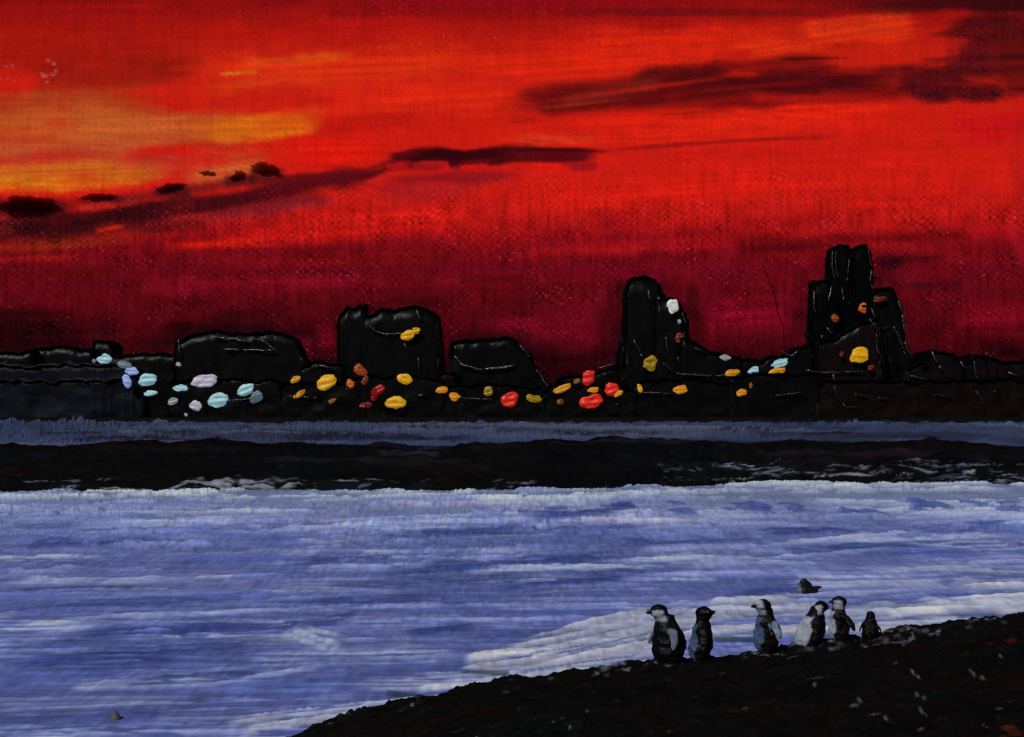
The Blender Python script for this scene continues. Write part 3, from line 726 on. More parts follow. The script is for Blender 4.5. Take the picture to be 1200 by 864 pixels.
def building(name, label, poly, Y, depth, mat, roofmat=None, ridges=(), windows=(), cat='building', base=None, roof_t=1.0, rw=.27, group='buildings of the far city skyline', seed=0):
    """poly: the roofline from left to right as (px,row); stands on the land at distance Y"""
    u = Y / F
    base = base or LAND_Z - .1
    x_c = wx((poly[0][0] + poly[-1][0]) / 2, Y)
    root = empty(name, (x_c, Y, LAND_Z))
    tag(root, label, cat, group)
    rs = random.Random(seed + int(poly[0][0]))
    top = dense(poly, 3.2)
    top = [(p + rs.uniform(-1.3, 1.3) * (0 < i < len(top) - 1), r + rs.uniform(-1.2, 1.2) + 7 * (float(N2(np.array(p * .13 + seed * 7), np.array(.5))) - .5)) for i, (p, r) in enumerate(top)]
    X = [wx(p, Y) - x_c for p, _ in top]; Z = [wz(r, Y) - LAND_Z for _, r in top]
    for i in range(1, len(X)): X[i] = max(X[i], X[i - 1] + .02)
    n = len(X)
    # wall: front, back and ends, with the front face built up in uneven courses
    w = MB(); nr = 9
    vs = []
    for j in range(nr):
        t = j / (nr - 1)
        for i in range(n):
            bul = (float(N2(np.array(X[i] * .35 + 60 + seed), np.array(t * 6 + seed))) - .5) * .7
            vs.append((X[i] + (rs.uniform(-.1, .1) if 0 < i < n - 1 else 0), -bul if 0 < j < nr - 1 else 0, (base - LAND_Z) * (1 - t) + Z[i] * t))
    k0 = len(vs)
    for t in (0, 1):
        for i in range(n): vs.append((X[i], depth, (base - LAND_Z) * (1 - t) + Z[i] * t))
    fs = [(j * n + i, j * n + i + 1, (j + 1) * n + i + 1, (j + 1) * n + i) for j in range(nr - 1) for i in range(n - 1)]
    fs += [(k0 + i + 1, k0 + i, k0 + n + i, k0 + n + i + 1) for i in range(n - 1)]
    fs.append(tuple([k0] + [j * n for j in range(nr)] + [k0 + n])[::1]); fs.append(tuple([k0 + n - 1] + [k0 + 2 * n - 1] + [j * n + n - 1 for j in range(nr - 1, -1, -1)]))
    T = (nr - 1) * n
    fs += [(T + i, T + i + 1, k0 + n + i + 1, k0 + n + i) for i in range(n - 1)]
    w.add(vs, fs); nface = len(w.f)
    for rd in ridges:                                                  # raised seams of the wall
        pts = [(wx(p, Y) - x_c, -.75, wz(r, Y) - LAND_Z) for p, r in dense(rd, 4)]
        pts = [(a + rs.uniform(-.12, .12), b + rs.uniform(-.2, .2), c + rs.uniform(-.1, .1)) for a, b, c in pts]
        c = 0
        while c < len(pts) - 1:
            e = min(len(pts), c + rs.randint(5, 12))
            if e - c >= 2 and rs.random() < .78: w.tube(pts[c:e], rw * rs.uniform(.55, 1.35), n=8)
            c = e - (rs.random() < .5)
    wo = w.build('wall', mat, root); wo.data.materials.append(RIDGE)
    mi = np.zeros(len(wo.data.polygons), np.int32); mi[nface:] = 1; wo.data.polygons.foreach_set('material_index', mi)
    # roof: a thick rounded skin lying over the roofline
    r = MB(); rings = []
    for i in range(n):
        j0, j1 = max(i - 1, 0), min(i + 1, n - 1)
        nx, nz = -(Z[j1] - Z[j0]), (X[j1] - X[j0]); L = math.hypot(nx, nz) or 1
        nx, nz = nx / L, nz / L
        tk = roof_t * (.25 + 1.0 * float(N3(np.array(X[i] * .45 + 9 * seed), np.array(seed + .5)))) * .5
        ring = []
        for (o, d) in ((-.05, -.5), (.5, -.75), (.95, -.35), (1, .4), (1, depth * .5), (.9, depth - .2), (.4, depth + .4), (-.05, depth + .1)):
            ring.append((X[i] + nx * o * tk, d, Z[i] + nz * o * tk))
        rings.append(ring)
    r.loft([q[::-1] for q in rings])
    for i in range(0, n, 2):
        if rs.random() < .75:
            q = rs.uniform(.5, 1.0) * min(roof_t, 1.2)
            r.blob((X[i] + rs.uniform(-.8, .8), depth * rs.uniform(.1, .7), Z[i] - rs.uniform(.2, .9) * q), (q * rs.uniform(.5, 1.7), q * .8, q * rs.uniform(.5, 1.5)), Matrix.Rotation(rs.uniform(-.7, .7), 3, 'Y'), nu=9, nv=6)
    r.build('roof', roofmat or BLACK_ROOF, root)
    for wi, (p, rr, ww, hh, tl, key, dent, lab) in enumerate(windows):
        d = dab(ww * u, 1.6, hh * u, tl, seed * 3 + wi + p * .1, dent)
        o = d.build('lit_window', dabmat(key, GLOW[key]), root)
        o.location = (wx(p, Y - .9) - x_c, -1.3, wz(rr, Y - 1.3) - LAND_Z)
        if lab: o['label'] = lab
    return root


def build_city():
    B = building
    B('low_building', 'flat black building at the far left edge of the skyline', [(-330, 424), (-240, 418), (-150, 420), (-60, 412), (38, 413)], 300, 5, BLACK, seed=1)
    B('low_building', 'low black block just left of the thin stub tower', [(30, 411), (60, 408), (108, 410)], 304, 5, BLACK, seed=2)
    B('stub_tower', 'small black stub tower poking up above the pale blue lights', [(108, 412), (112, 401), (126, 400), (132, 412)], 308, 8, BLACK, seed=3)
    B('low_building', 'plain black flat building between the stub tower and the long hall', [(128, 417), (170, 414), (212, 416)], 302, 5, BLACK, seed=4)
    B('long_hall', 'long low black hall with a humped roof above the white lights', [(203, 434), (207, 404), (222, 393), (252, 390), (288, 393), (300, 391), (326, 389), (344, 397), (352, 416), (366, 432)], 296, 7, BLACK,
      ridges=[[(250, 395), (272, 397), (292, 401)], [(294, 395), (312, 401), (322, 410), (329, 417)], [(262, 410), (322, 411)], [(210, 398), (212, 420)]], seed=5)
    B('low_building', 'small low black house between the long hall and the broad block', [(352, 433), (364, 426), (384, 424), (402, 430)], 292, 5, BLACK, ridges=[[(372, 416 + 12), (390, 432)]], seed=6)
    B('apartment_block', 'broad black block with notched top and one yellow lit window', [(394, 452), (396, 376), (404, 363), (424, 360), (428, 372), (436, 370), (446, 364), (476, 361), (502, 362), (512, 372), (515, 396), (517, 440)], 300, 8, BLACK,
      ridges=[[(428, 378), (440, 388), (450, 392), (472, 391)], [(489, 364), (493, 376)], [(507, 371), (513, 382), (516, 394)], [(474, 402), (480, 412)], [(400, 380), (402, 420)], [(490, 420), (492, 436)]],
      windows=[(478, 393, 16, 11, .3, 'yellow', 0, None), (487, 388, 10, 8, .5, 'yellow', 0, None)], seed=7)
    B('low_building', 'narrow low black building in the dip left of the sloping ramp hall', [(513, 440), (520, 436), (534, 438)], 290, 5, BLACK, seed=8)
    B('ramp_hall', 'black hall with rounded roof and a long ramp sloping down on its right', [(527, 418), (531, 404), (546, 398), (590, 397), (606, 401), (620, 416), (634, 440), (648, 460)], 294, 6, BLACK, 
      ridges=[[(533, 418), (542, 428), (560, 433), (590, 432), (604, 428)], [(604, 401), (616, 416), (626, 430), (640, 450), (645, 458)], [(598, 404), (612, 424), (624, 444), (634, 456)], [(609, 404), (622, 420)]], rw=.45, seed=9)
    B('low_building', 'low black waterfront row behind the red lights', [(644, 462), (656, 444), (690, 438), (726, 430)], 296, 5, BLACK, ridges=[[(700, 432), (722, 426)]], seed=10)
    B('tower', 'tall black tower with a rounded top, left of the white light', [(722, 446), (725, 414), (731, 404), (732, 345), (738, 329), (752, 325), (766, 326), (772, 334), (776, 352), (778, 420)], 306, 5, BLACK,
      ridges=[[(740, 353), (748, 368), (756, 384)], [(742, 398), (748, 410), (753, 420)], [(767, 327), (773, 340), (771, 356)], [(759, 340), (762, 354)], [(744, 334), (747, 342)], [(734, 360), (733, 380)]],
      windows=[(774, 382, 12, 13, .3, 'burnt_orange', .9, None), (758, 427, 9, 8, .3, 'amber', 0, None)], seed=11)
    B('office_block', 'black block leaning on the rounded tower, a white light near its top', [(770, 352), (784, 349), (796, 352), (803, 366), (807, 394), (810, 440)], 301, 5, BLACK,
      ridges=[[(799, 366), (804, 384)], [(780, 395), (783, 415)], [(776, 425), (790, 438)], [(793, 418), (797, 428)]],
      windows=[(788, 358, 14, 17, -.5, 'white', .5, 'white lit window'), (797, 397, 12, 12, .2, 'rust', .9, 'dull rusty orange window'), (796, 377, 4, 5, 0, 'grey_white', 0, None)], seed=12)
    B('low_building', 'black shed roof sloping down to the right from the tower foot', [(800, 396), (814, 400), (830, 411), (848, 417), (868, 422)], 292, 5, BLACK,
      ridges=[[(802, 392), (812, 397), (830, 410)], [(812, 408), (826, 413)], [(792, 438), (830, 441), (868, 440)]], seed=13)
    B('low_building', 'low black terrace between the sloping shed and the tall right tower', [(850, 424), (890, 422), (918, 419), (934, 408), (952, 402)], 298, 5, BLACK, ridges=[[(915, 398 + 14), (926, 418), (936, 410)]], seed=14)
    B('tower', 'slim black tower with rounded head, leftmost of the tall right cluster', [(950, 440), (951, 352), (954, 332), (962, 326), (972, 330), (976, 345), (978, 440)], 304, 5, BLACK_ROOF,
      ridges=[[(953, 340), (953, 360), (958, 380), (963, 398)], [(973, 336), (970, 356)], [(957, 412), (961, 420), (966, 428)], [(968, 384), (976, 394)]], windows=[(978, 373, 8, 9, .2, 'burnt_orange', 0, None)], seed=15)
    B('tower', 'tallest black tower on the skyline, tip curled at its left', [(970, 420), (972, 305), (975, 292), (984, 287), (995, 289), (999, 300), (1000, 420)], 310, 5, BLACK_ROOF,
      ridges=[[(975, 294), (974, 312), (978, 330)], [(978, 296), (979, 316), (982, 328)], [(994, 304), (992, 330)], [(986, 338), (988, 356)]], seed=16)
    B('tower', 'second tallest black tower, pressed against the right of the tallest', [(998, 420), (999, 300), (1004, 291), (1014, 289), (1019, 298), (1021, 335), (1024, 420)], 307, 5, BLACK_ROOF,
      ridges=[[(1016, 292), (1020, 312), (1019, 334)], [(1006, 318), (1004, 340), (1001, 360)], [(1020, 334), (1024, 341), (1040, 340)]], windows=[(1012, 361, 12, 12, .2, 'orange', .5, None)], seed=17)
    B('office_block', 'wide black block at the foot of the tall towers with one big yellow light', [(954, 470), (957, 405), (980, 396), (1010, 380), (1030, 372), (1036, 470)], 297, 5, BROWN_BLACK,
      ridges=[[(944, 434), (960, 437), (1012, 436)], [(976, 438), (978, 458), (984, 472), (998, 478)], [(956, 456), (966, 468)], [(1026, 392), (1027, 410), (1036, 428)], [(1018, 362 + 12), (1026, 388)]],
      windows=[(1007, 417, 22, 19, .1, 'yellow', .3, None), (1020, 431, 7, 6, 0, 'rust', 0, None), (986, 415, 5, 6, 0, 'rust', 0, None)], seed=18)
    B('office_block', 'black block with slanted right side, at the right of the tall towers', [(1018, 440), (1019, 346), (1026, 340), (1046, 340), (1054, 356), (1058, 392), (1064, 412), (1070, 430)], 302, 5, BLACK,
      ridges=[[(1020, 362), (1026, 376), (1030, 386), (1046, 383), (1052, 394), (1058, 412), (1066, 424)], [(1052, 352), (1056, 368), (1060, 392)], [(1034, 388), (1036, 408), (1044, 428)], [(1058, 400), (1066, 420)]],
      windows=[(1030, 351, 16, 6, .25, 'rust', 0, 'flat dull orange window')], seed=19)
    B('low_building', 'low black building right of the slanted block', [(1062, 434), (1078, 428), (1094, 430)], 290, 5, BROWN_BLACK, ridges=[[(1064, 440), (1090, 446)]], seed=20)
    B('low_building', 'small black house with a slanting bright seam near the right edge', [(1088, 432), (1090, 412), (1104, 411), (1118, 416), (1128, 428)], 287, 12, BROWN_BLACK, ridges=[[(1091, 412), (1096, 424), (1102, 434)], [(1124, 424), (1130, 434)]], rw=.4, seed=21)
    B('low_building', 'jagged black building under the leaning mast at the right', [(1124, 430), (1136, 424), (1142, 416), (1156, 418), (1170, 424)], 289, 12, BROWN_BLACK, ridges=[[(1140, 424), (1142, 440), (1146, 450)], [(1144, 460), (1152, 474)], [(1158, 474), (1166, 474), (1164, 460)]], seed=22)
    B('low_building', 'flat black building at the far right edge of the skyline', [(1164, 426), (1200, 422), (1290, 424), (1380, 418), (1500, 428)], 298, 5, BROWN_BLACK, ridges=[[(1180, 436), (1192, 442)]], seed=23)
    # quayside sheds in front: dark, faint seams only
    for i, (a, b, t, lab) in enumerate(((196, 330, 446, 'long black quay shed under the white lights'), (326, 420, 450, 'black quay shed below the paired yellow lights'), (416, 520, 442, 'black quay shed under the orange and red smears'),
                                        (516, 640, 452, 'black quay shed in front of the ramp hall'), (636, 745, 454, 'black quay shed around the bright red lights'), (741, 860, 446, 'black quay shed at the foot of the rounded tower'),
                                        (856, 960, 440, 'black quay shed under the blue and yellow pair of lights'), (956, 1075, 448, 'warm black quay shed at the foot of the tall towers'), (1071, 1480, 446, 'warm black quay shed at the right end of the waterfront'))):
        mid = (a + b) / 2
        rr = [[(a + 12, t + 14), (mid, t + 16)]] if i % 2 else [[(mid, t + 24), (b - 20, t + 20)]]
        if i == 7: rr = [[(976, 452), (980, 466), (990, 477), (1006, 478)], [(1000, 462), (1040, 468)]]
        if i == 8: rr = [[(1142, 458), (1152, 476)], [(1092, 462), (1120, 466)], [(1158, 476), (1166, 474), (1164, 458)]]
        B('quay_shed', lab, [(a, t + 5), (a + 10, t), (mid, t - 2), (b - 10, t + 1), (b, t + 5)], 272, 9, BROWN_BLACK if i > 6 else BLACK, ridges=rr, rw=.16, roof_t=.5, cat='shed', group='quay sheds along the far waterfront', seed=30 + i)
    # the grey pier sheds at left
    B('pier_shed', 'slate pier shed with a streaky grey roof, behind the lower grey one', [(-300, 440), (-270, 432), (60, 429), (140, 427), (152, 434)], 266, 9, SLATE, GREY_ROOF, roof_t=1.1, cat='shed', group='grey pier sheds', seed=50)
    B('pier_shed', 'low slate pier shed with a pale grey roof, nearest the water at left', [(-280, 456), (-250, 450), (40, 447), (110, 446), (158, 448), (168, 456)], 260, 5, SLATE, GREY_ROOF, roof_t=1.3, cat='shed', group='grey pier sheds', seed=51)
    # masts; the bent one stands in for a scratch in the paint
    for pts, Yd, lab in (([(1147, 389), (1150, 402), (1154, 418), (1158, 434), (1162, 489)], 284, 'thin leaning black mast catching light at right'),
                         ([(893, 310), (900, 326), (908, 346), (912, 368), (918, 382), (922, 489)], 312, 'thin bent paint scratch against the crimson sky, built as a mast left of the tall towers')):
        m = MB(); b = pts[-1]
        m.tube([(wx(p, Yd), Yd, wz(r, Yd)) for p, r in pts[:-1]] + [(wx(b[0], Yd), Yd, LAND_Z - .1)], .15, n=7)
        tag(m.build('mast', BLACK_ROOF), lab, 'mast')


LAMPS = [
    (122, 421, 17, 13, 0, 'pale_blue', .4, 'topmost pale blue dab of light, a half round at the left end'),
    (146, 427, 17, 10, -.2, 'grey_blue', 0, 'dull grey blue light beside the topmost pale blue one'),
    (155, 435, 15, 10, .1, 'violet_white', .4, 'violet white light sitting right above another violet white one'),
    (149, 447, 11, 15, .15, 'violet_white', 0, 'upright violet white light, lower one of the violet pair'),
    (173, 445, 25, 15, .15, 'pale_blue', .2, 'pale blue oval light just right of the violet pair'),
    (176, 461, 18, 6, 0, 'pale_blue', 0, 'thin flat pale blue light under the left oval'),
    (212, 455, 17, 8, -.05, 'pale_blue', 0, 'small pale blue lens of light under the grey speck'),
    (203, 470, 14, 8, .4, 'grey_white', .6, 'ragged small grey white light near the water at left'),
    (229, 476, 14, 13, 0, 'pink_white', 0, 'round pinkish white light, lowest of the white group'),
    (241, 447, 33, 17, .2, 'pink_white', 1.0, 'largest white light, bowl shaped with a pinkish rim and blue hollow'),
    (256, 469, 26, 16, .15, 'pale_blue', .2, 'large pale blue oval light right of the round pinkish one'),
    (288, 457, 22, 13, .5, 'pale_blue', .5, 'curled pale blue light, rightmost blue of the white group'),
    (300, 466, 18, 14, .4, 'grey_blue', .3, 'smoky lavender grey light tucked under the curled blue one'),
    (110, 423, 5, 5, 0, 'grey_blue', 0, 'tiny dim blue speck left of the topmost pale light'),
    (209, 427, 6, 6, 0, 'grey_white', 0, 'tiny white speck alone on the dark wall above the blue lens'),
    (218, 486, 4, 4, 0, 'grey_white', 0, 'tiny white speck at the waterline under the white group'),
    (346, 445, 15, 7, .5, 'amber', 0, 'small slanted amber light, upper of a slanted pair'),
    (351, 462, 18, 6, .5, 'amber', 0, 'slim slanted amber light, lower of a slanted pair'),
    (383, 448, 25, 16, .35, 'yellow', .2, 'large tilted yellow light right of the slanted amber pair'),
    (389, 470, 10, 6, .5, 'dim_amber', 0, 'tiny dim amber light below the large tilted yellow one'),
    (422, 434, 16, 12, -.6, 'burnt_orange', 0, 'burnt orange smear of light on the broad block'),
    (411, 450, 9, 11, .3, 'orange', 0, 'small orange light left of the slanted red one'),
    (428, 446, 8, 12, -.4, 'rust', 0, 'dim rusty smear hanging under the burnt orange one'),
    (443, 458, 24, 9, .6, 'smear_red', 0, 'slanted red streak of light left of the yellow pair'),
    (429, 475, 15, 8, 0, 'dark_red', 0, 'dark red glow near the water, dimmest of the reds'),
    (438, 466, 10, 8, .3, 'dark_red', 0, 'small dark red dab under the slanted red streak'),
    (474, 445, 17, 13, -.3, 'yellow', .3, 'yellow light above the round yellow ring under the broad block'),
    (465, 472, 23, 18, .15, 'yellow', .7, 'large round yellow light with a hollow middle, low under the broad block'),
    (518, 457, 14, 9, .2, 'amber', 0, 'small ragged amber light, left of two near the ramp hall'),
    (533, 465, 15, 9, 0, 'amber', 0, 'small amber light, right and lower of two near the ramp hall'),
    (572, 459, 12, 12, .4, 'olive', 1.0, 'olive yellow ring of light under the ramp hall'),
    (597, 468, 20, 17, .35, 'red', 1.0, 'red light with a dark hollow, alone under the ramp hall'),
    (625, 467, 17, 10, -.2, 'olive', .2, 'olive yellow light right of the hollow red one'),
    (658, 456, 21, 9, .45, 'amber', .2, 'slanted amber light at the foot of the ramp'),
    (657, 471, 8, 7, 0, 'dim_amber', 0, 'tiny dim amber light under the slanted one at the ramp foot'),
    (676, 447, 9, 6, .8, 'dim_amber', 0, 'faint amber fleck left of the uppermost red light'),
    (690, 443, 16, 17, .3, 'red', .2, 'uppermost bright red light, squarish'),
    (695, 457, 13, 7, .1, 'amber', 0, 'small amber light squeezed between three red ones'),
    (693, 471, 24, 19, .2, 'bright_red', .8, 'largest and lowest bright red light'),
    (716, 457, 17, 17, .5, 'bright_red', 0, 'glossy bright red light at the right of the red three'),
    (725, 461, 14, 6, .6, 'amber', 0, 'amber sliver touching the rightmost red light'),
    (750, 456, 7, 10, .2, 'yellow', 0, 'small upright yellow light below the rounded tower'),
    (763, 425, 18, 17, .2, 'olive', 1.0, 'yellow ring of light on the foot of the rounded tower'),
    (798, 457, 18, 10, .2, 'amber', .2, 'amber oval light right of the rounded tower foot'),
    (858, 437, 20, 9, .1, 'amber', 0, 'amber oval light below a grey white dab'),
    (850, 419, 14, 7, 0, 'grey_white', .4, 'grey white dab of light on the sloping shed roof'),
    (869, 460, 14, 9, .2, 'amber', .2, 'small amber light low between the two tower groups'),
    (914, 425, 24, 9, .3, 'pale_blue', 0, 'long pale blue light above a broken amber one'),
    (883, 434, 15, 7, .3, 'pale_blue', 0, 'small pale blue light left of the long blue one'),
    (910, 437, 22, 11, .4, 'amber', .8, 'broken amber and orange light under the long pale blue one'),
    (880, 452, 4, 7, .2, 'dim_amber', 0, 'tiny upright amber fleck above the small low amber light'),
]


def build_lamps():
    for i, (px, row, w, h, tl, key, dent, lab) in enumerate(LAMPS):
        Y = 258.5 + (i * 7 % 11) * .4
        if row < 440: Y = 263.5 if px < 200 or 400 < px < 430 else 288 if 840 < px < 930 else 284 if px == 763 else 268
        if px == 209: Y = 268.5
        if 100 < px < 180: Y = 257.5
        u = Y / F
        root = empty('lamp', (wx(px, Y), Y, LAND_Z))
        tag(root, lab, 'lamp', 'lights along the far waterfront')
        zc = wz(row, Y) - LAND_Z; w, h = w * .95, h * .95
        th = min(w, h) * u * .5
        b = dab(w * u, th, h * u, tl, i + 1, dent).build('bulb', dabmat(key, GLOW[key]), root)
        b.location = (0, 0, zc)
        m = MB()
        yb = th * .5 + .2                                          # the post stands behind, an arm carries the glass
        m.tube([(0, yb, -.1), (0, yb, max(.3, zc * .5)), (0, yb, max(.4, zc)), (0, 0, max(.4, zc))], .09, n=6, taper=False)
        m.build('post', POST, root)


# ------------------------------------------------------------------ penguins


def penguin_mesh(spec):
    """one continuous body: torso, neck, head, bill, flippers, feet and tail fused; x is forward, height 1"""
    lean, hunch, head_dx, head_yaw = spec.get('lean', 0), spec.get('hunch', 0), spec.get('head_dx', 0), spec.get('head_yaw', 0)
    fat = spec.get('fat', 1.0)

    def off(z): return lean * z + hunch * max(0, z - .35) ** 2
    m = MB()
    prof = [(.035, .07), (.07, .125), (.14, .165), (.25, .19), (.38, .195), (.5, .178), (.6, .152), (.68, .122), (.74, .104), (.79, .098)]
    rings = []
    for z, r in prof:
        rings.append([(off(z) + r * fat * 1.0 * math.cos(a), r * fat * .9 * math.sin(a), z) for a in [2 * math.pi * k / 20 for k in range(20)]])
    m.loft(rings)
    hz = .855; hx = off(.85) + head_dx; ch, sh = math.cos(head_yaw), math.sin(head_yaw)
    m.blob((hx, 0, hz), (.118, .104, .108))
    m.blob(((hx + off(.76)) / 2, 0, .785), (.10, .092, .09))
    tip = spec.get('bill_up', 0.0)
    bl = .085
    pts = [(hx + ch * .07, sh * .07, hz - .005), (hx + ch * .13, sh * .13, hz - .005 + tip * .03), (hx + ch * (.12 + bl * .5), sh * (.12 + bl * .5), hz - .012 + tip * .08), (hx + ch * (.1 + bl), sh * (.1 + bl), hz - .03 + tip * .13)]
    rad = (.05, .036, .026, .014)
    rr = []
    for p, r in zip(pts, rad):
        rr.append([(p[0] - sh * r * .8 * math.cos(a), p[1] + ch * r * .8 * math.cos(a), p[2] + r * math.sin(a)) for a in [2 * math.pi * k / 8 for k in range(8)]])
    m.loft(rr)
    flips = []
    for sd in (-1, 1):
        spread = spec.get('spread_r' if sd < 0 else 'spread_l', .1); sw = spec.get('swing', 0)
        A = Vector((off(.62) - .0, sd * .125, .63)); E = Vector((off(.3) - .02 + sw, sd * (.19 + spread), .26 + spread * .35))
        rings = []; line = []
        for k in range(7):
            t = k / 6; p = A.lerp(E, t) + Vector((-.02 * math.sin(math.pi * t), sd * .035 * math.sin(math.pi * t), 0))
            wd = (.05, .068, .074, .072, .062, .046, .022)[k]; th = (.03, .026, .022, .02, .018, .016, .012)[k]
            rings.append([(p.x + wd * math.cos(a), p.y + th * math.sin(a), p.z) for a in [2 * math.pi * j / 10 for j in range(10)]])
            line.append(p)
        m.loft(rings[::-1]); flips.append(line)
        # foot with three toes
        fx, fy = .06, sd * .085
        m.blob((fx - .01, fy, .03), (.07, .045, .035))
        for to in (-.4, 0, .4):
            m.blob((fx + .08 * math.cos(to), fy + .08 * math.sin(to), .018), (.05, .02, .02), Matrix.Rotation(to, 3, 'Z'))
    rings = []
    for t in (0, .4, .8, 1):
        r = .085 * (1 - t) + .02
        rings.append([(-.10 - .2 * t, r * .9 * math.cos(a), .13 - .11 * t + r * .5 * math.sin(a)) for a in [2 * math.pi * k / 10 for k in range(10)]])
    m.loft(rings)
    me = m.mesh('penguin_raw')
    o = bpy.data.objects.new('penguin_raw', me); COL.objects.link(o)
    md = o.modifiers.new('fuse', 'REMESH'); md.mode = 'VOXEL'; md.voxel_size = .0125
    sm = o.modifiers.new('soft', 'SMOOTH'); sm.iterations = 3; sm.factor = .5
    dg = bpy.context.evaluated_depsgraph_get(); dg.update()
    out = bpy.data.meshes.new_from_object(o.evaluated_get(dg))
    bpy.data.objects.remove(o); bpy.data.meshes.remove(me)
    n = len(out.vertices); co = np.empty(n * 3); out.vertices.foreach_get('co', co); co = co.reshape(-1, 3)
    X, Yc, Z = co.T
    offz = lean * Z + hunch * np.clip(Z - .35, 0, None) ** 2
    nz = (N1.fbm(Yc * 9 + 30, Z * 7 + 30, 3) - .5) * 1.8
    rel = (N2.fbm(Yc * 10 + 40 + X * 6, Z * 5 + 30, 4) - .5) * .11
    rr_ = np.maximum(np.hypot(X - lean * Z, Yc), .02)
    co[:, 0] += rel * (X - lean * Z) / rr_; co[:, 1] += rel * Yc / rr_
    out.vertices.foreach_set('co', co.reshape(-1)); out.update(); X, Yc, Z = co.T
    fwd = np.cos(np.arctan2(Yc / .9, X - offz))
    white, dark, grey, blue = np.array(lin((146, 154, 170))), np.array(lin((11, 11, 13))), np.array(lin((92, 102, 118))), np.array(lin((66, 80, 112)))
    col = np.tile(dark, (n, 1))
    belly = sstep(spec.get('belly', .25) - .08, spec.get('belly', .25) + .08, fwd + nz * .3) * sstep(.04, .1, Z) * sstep(.72, .64, Z + nz * .08)
    bc = blue if spec.get('blue') else white
    col += (bc - col) * belly[:, None]
    # cheek and chin
    dx, dy = X - hx, Yc
    f2 = dx * ch + dy * sh
    chk = sstep(.0, .05, f2 + spec.get('cheek', 0.0) + nz * .05) * sstep(.69, .75, Z) * sstep(.885, .855, Z + nz * .03) * (f2 < .12)
    if spec.get('no_face'): chk = chk * 0
    col += (white - col) * chk[:, None]
    if spec.get('crown'):
        cr = sstep(.02, .07, f2) * sstep(.87, .9, Z); col += (white - col) * cr[:, None]
    for li, line in enumerate(flips):
        d = np.min([np.linalg.norm(co - np.array(p), axis=1) for p in [line[0].lerp(line[-1], t / 12) for t in range(3, 13)]], axis=0)
        fm = sstep(.085, .06, d) * (np.abs(Yc) > .15)
        fc = {'dark': dark, 'grey': grey, 'pale': np.array(lin((118, 136, 154)))}[spec.get('flip', 'dark')]
        edge = sstep(.02, .05, X - (line[0].x + (line[-1].x - line[0].x) * np.clip((.63 - Z) / .37, 0, 1)))
        cc = fc[None] * (1 - .0 * edge[:, None]); col += (cc - col) * fm[:, None]
    feet = sstep(.05, .03, Z) * (X > 0); col += (np.array(lin((112, 108, 116))) - col) * feet[:, None]
    at = out.attributes.new('tone', 'FLOAT_COLOR', 'POINT')
    at.data.foreach_set('color', np.concatenate([col, np.ones((n, 1))], 1).reshape(-1).astype(np.float32))
    out.name = 'penguin'
    return out, (hx, hz, head_yaw)


PENG = paint_mat('penguin_paint', (0, 0, 0), .35, .35, .22, 6, .4, .04, attr='tone')
EYE = paint_mat('penguin_eye', (.55, .55, .5), .1, .2, .5, 5, .1, .01)


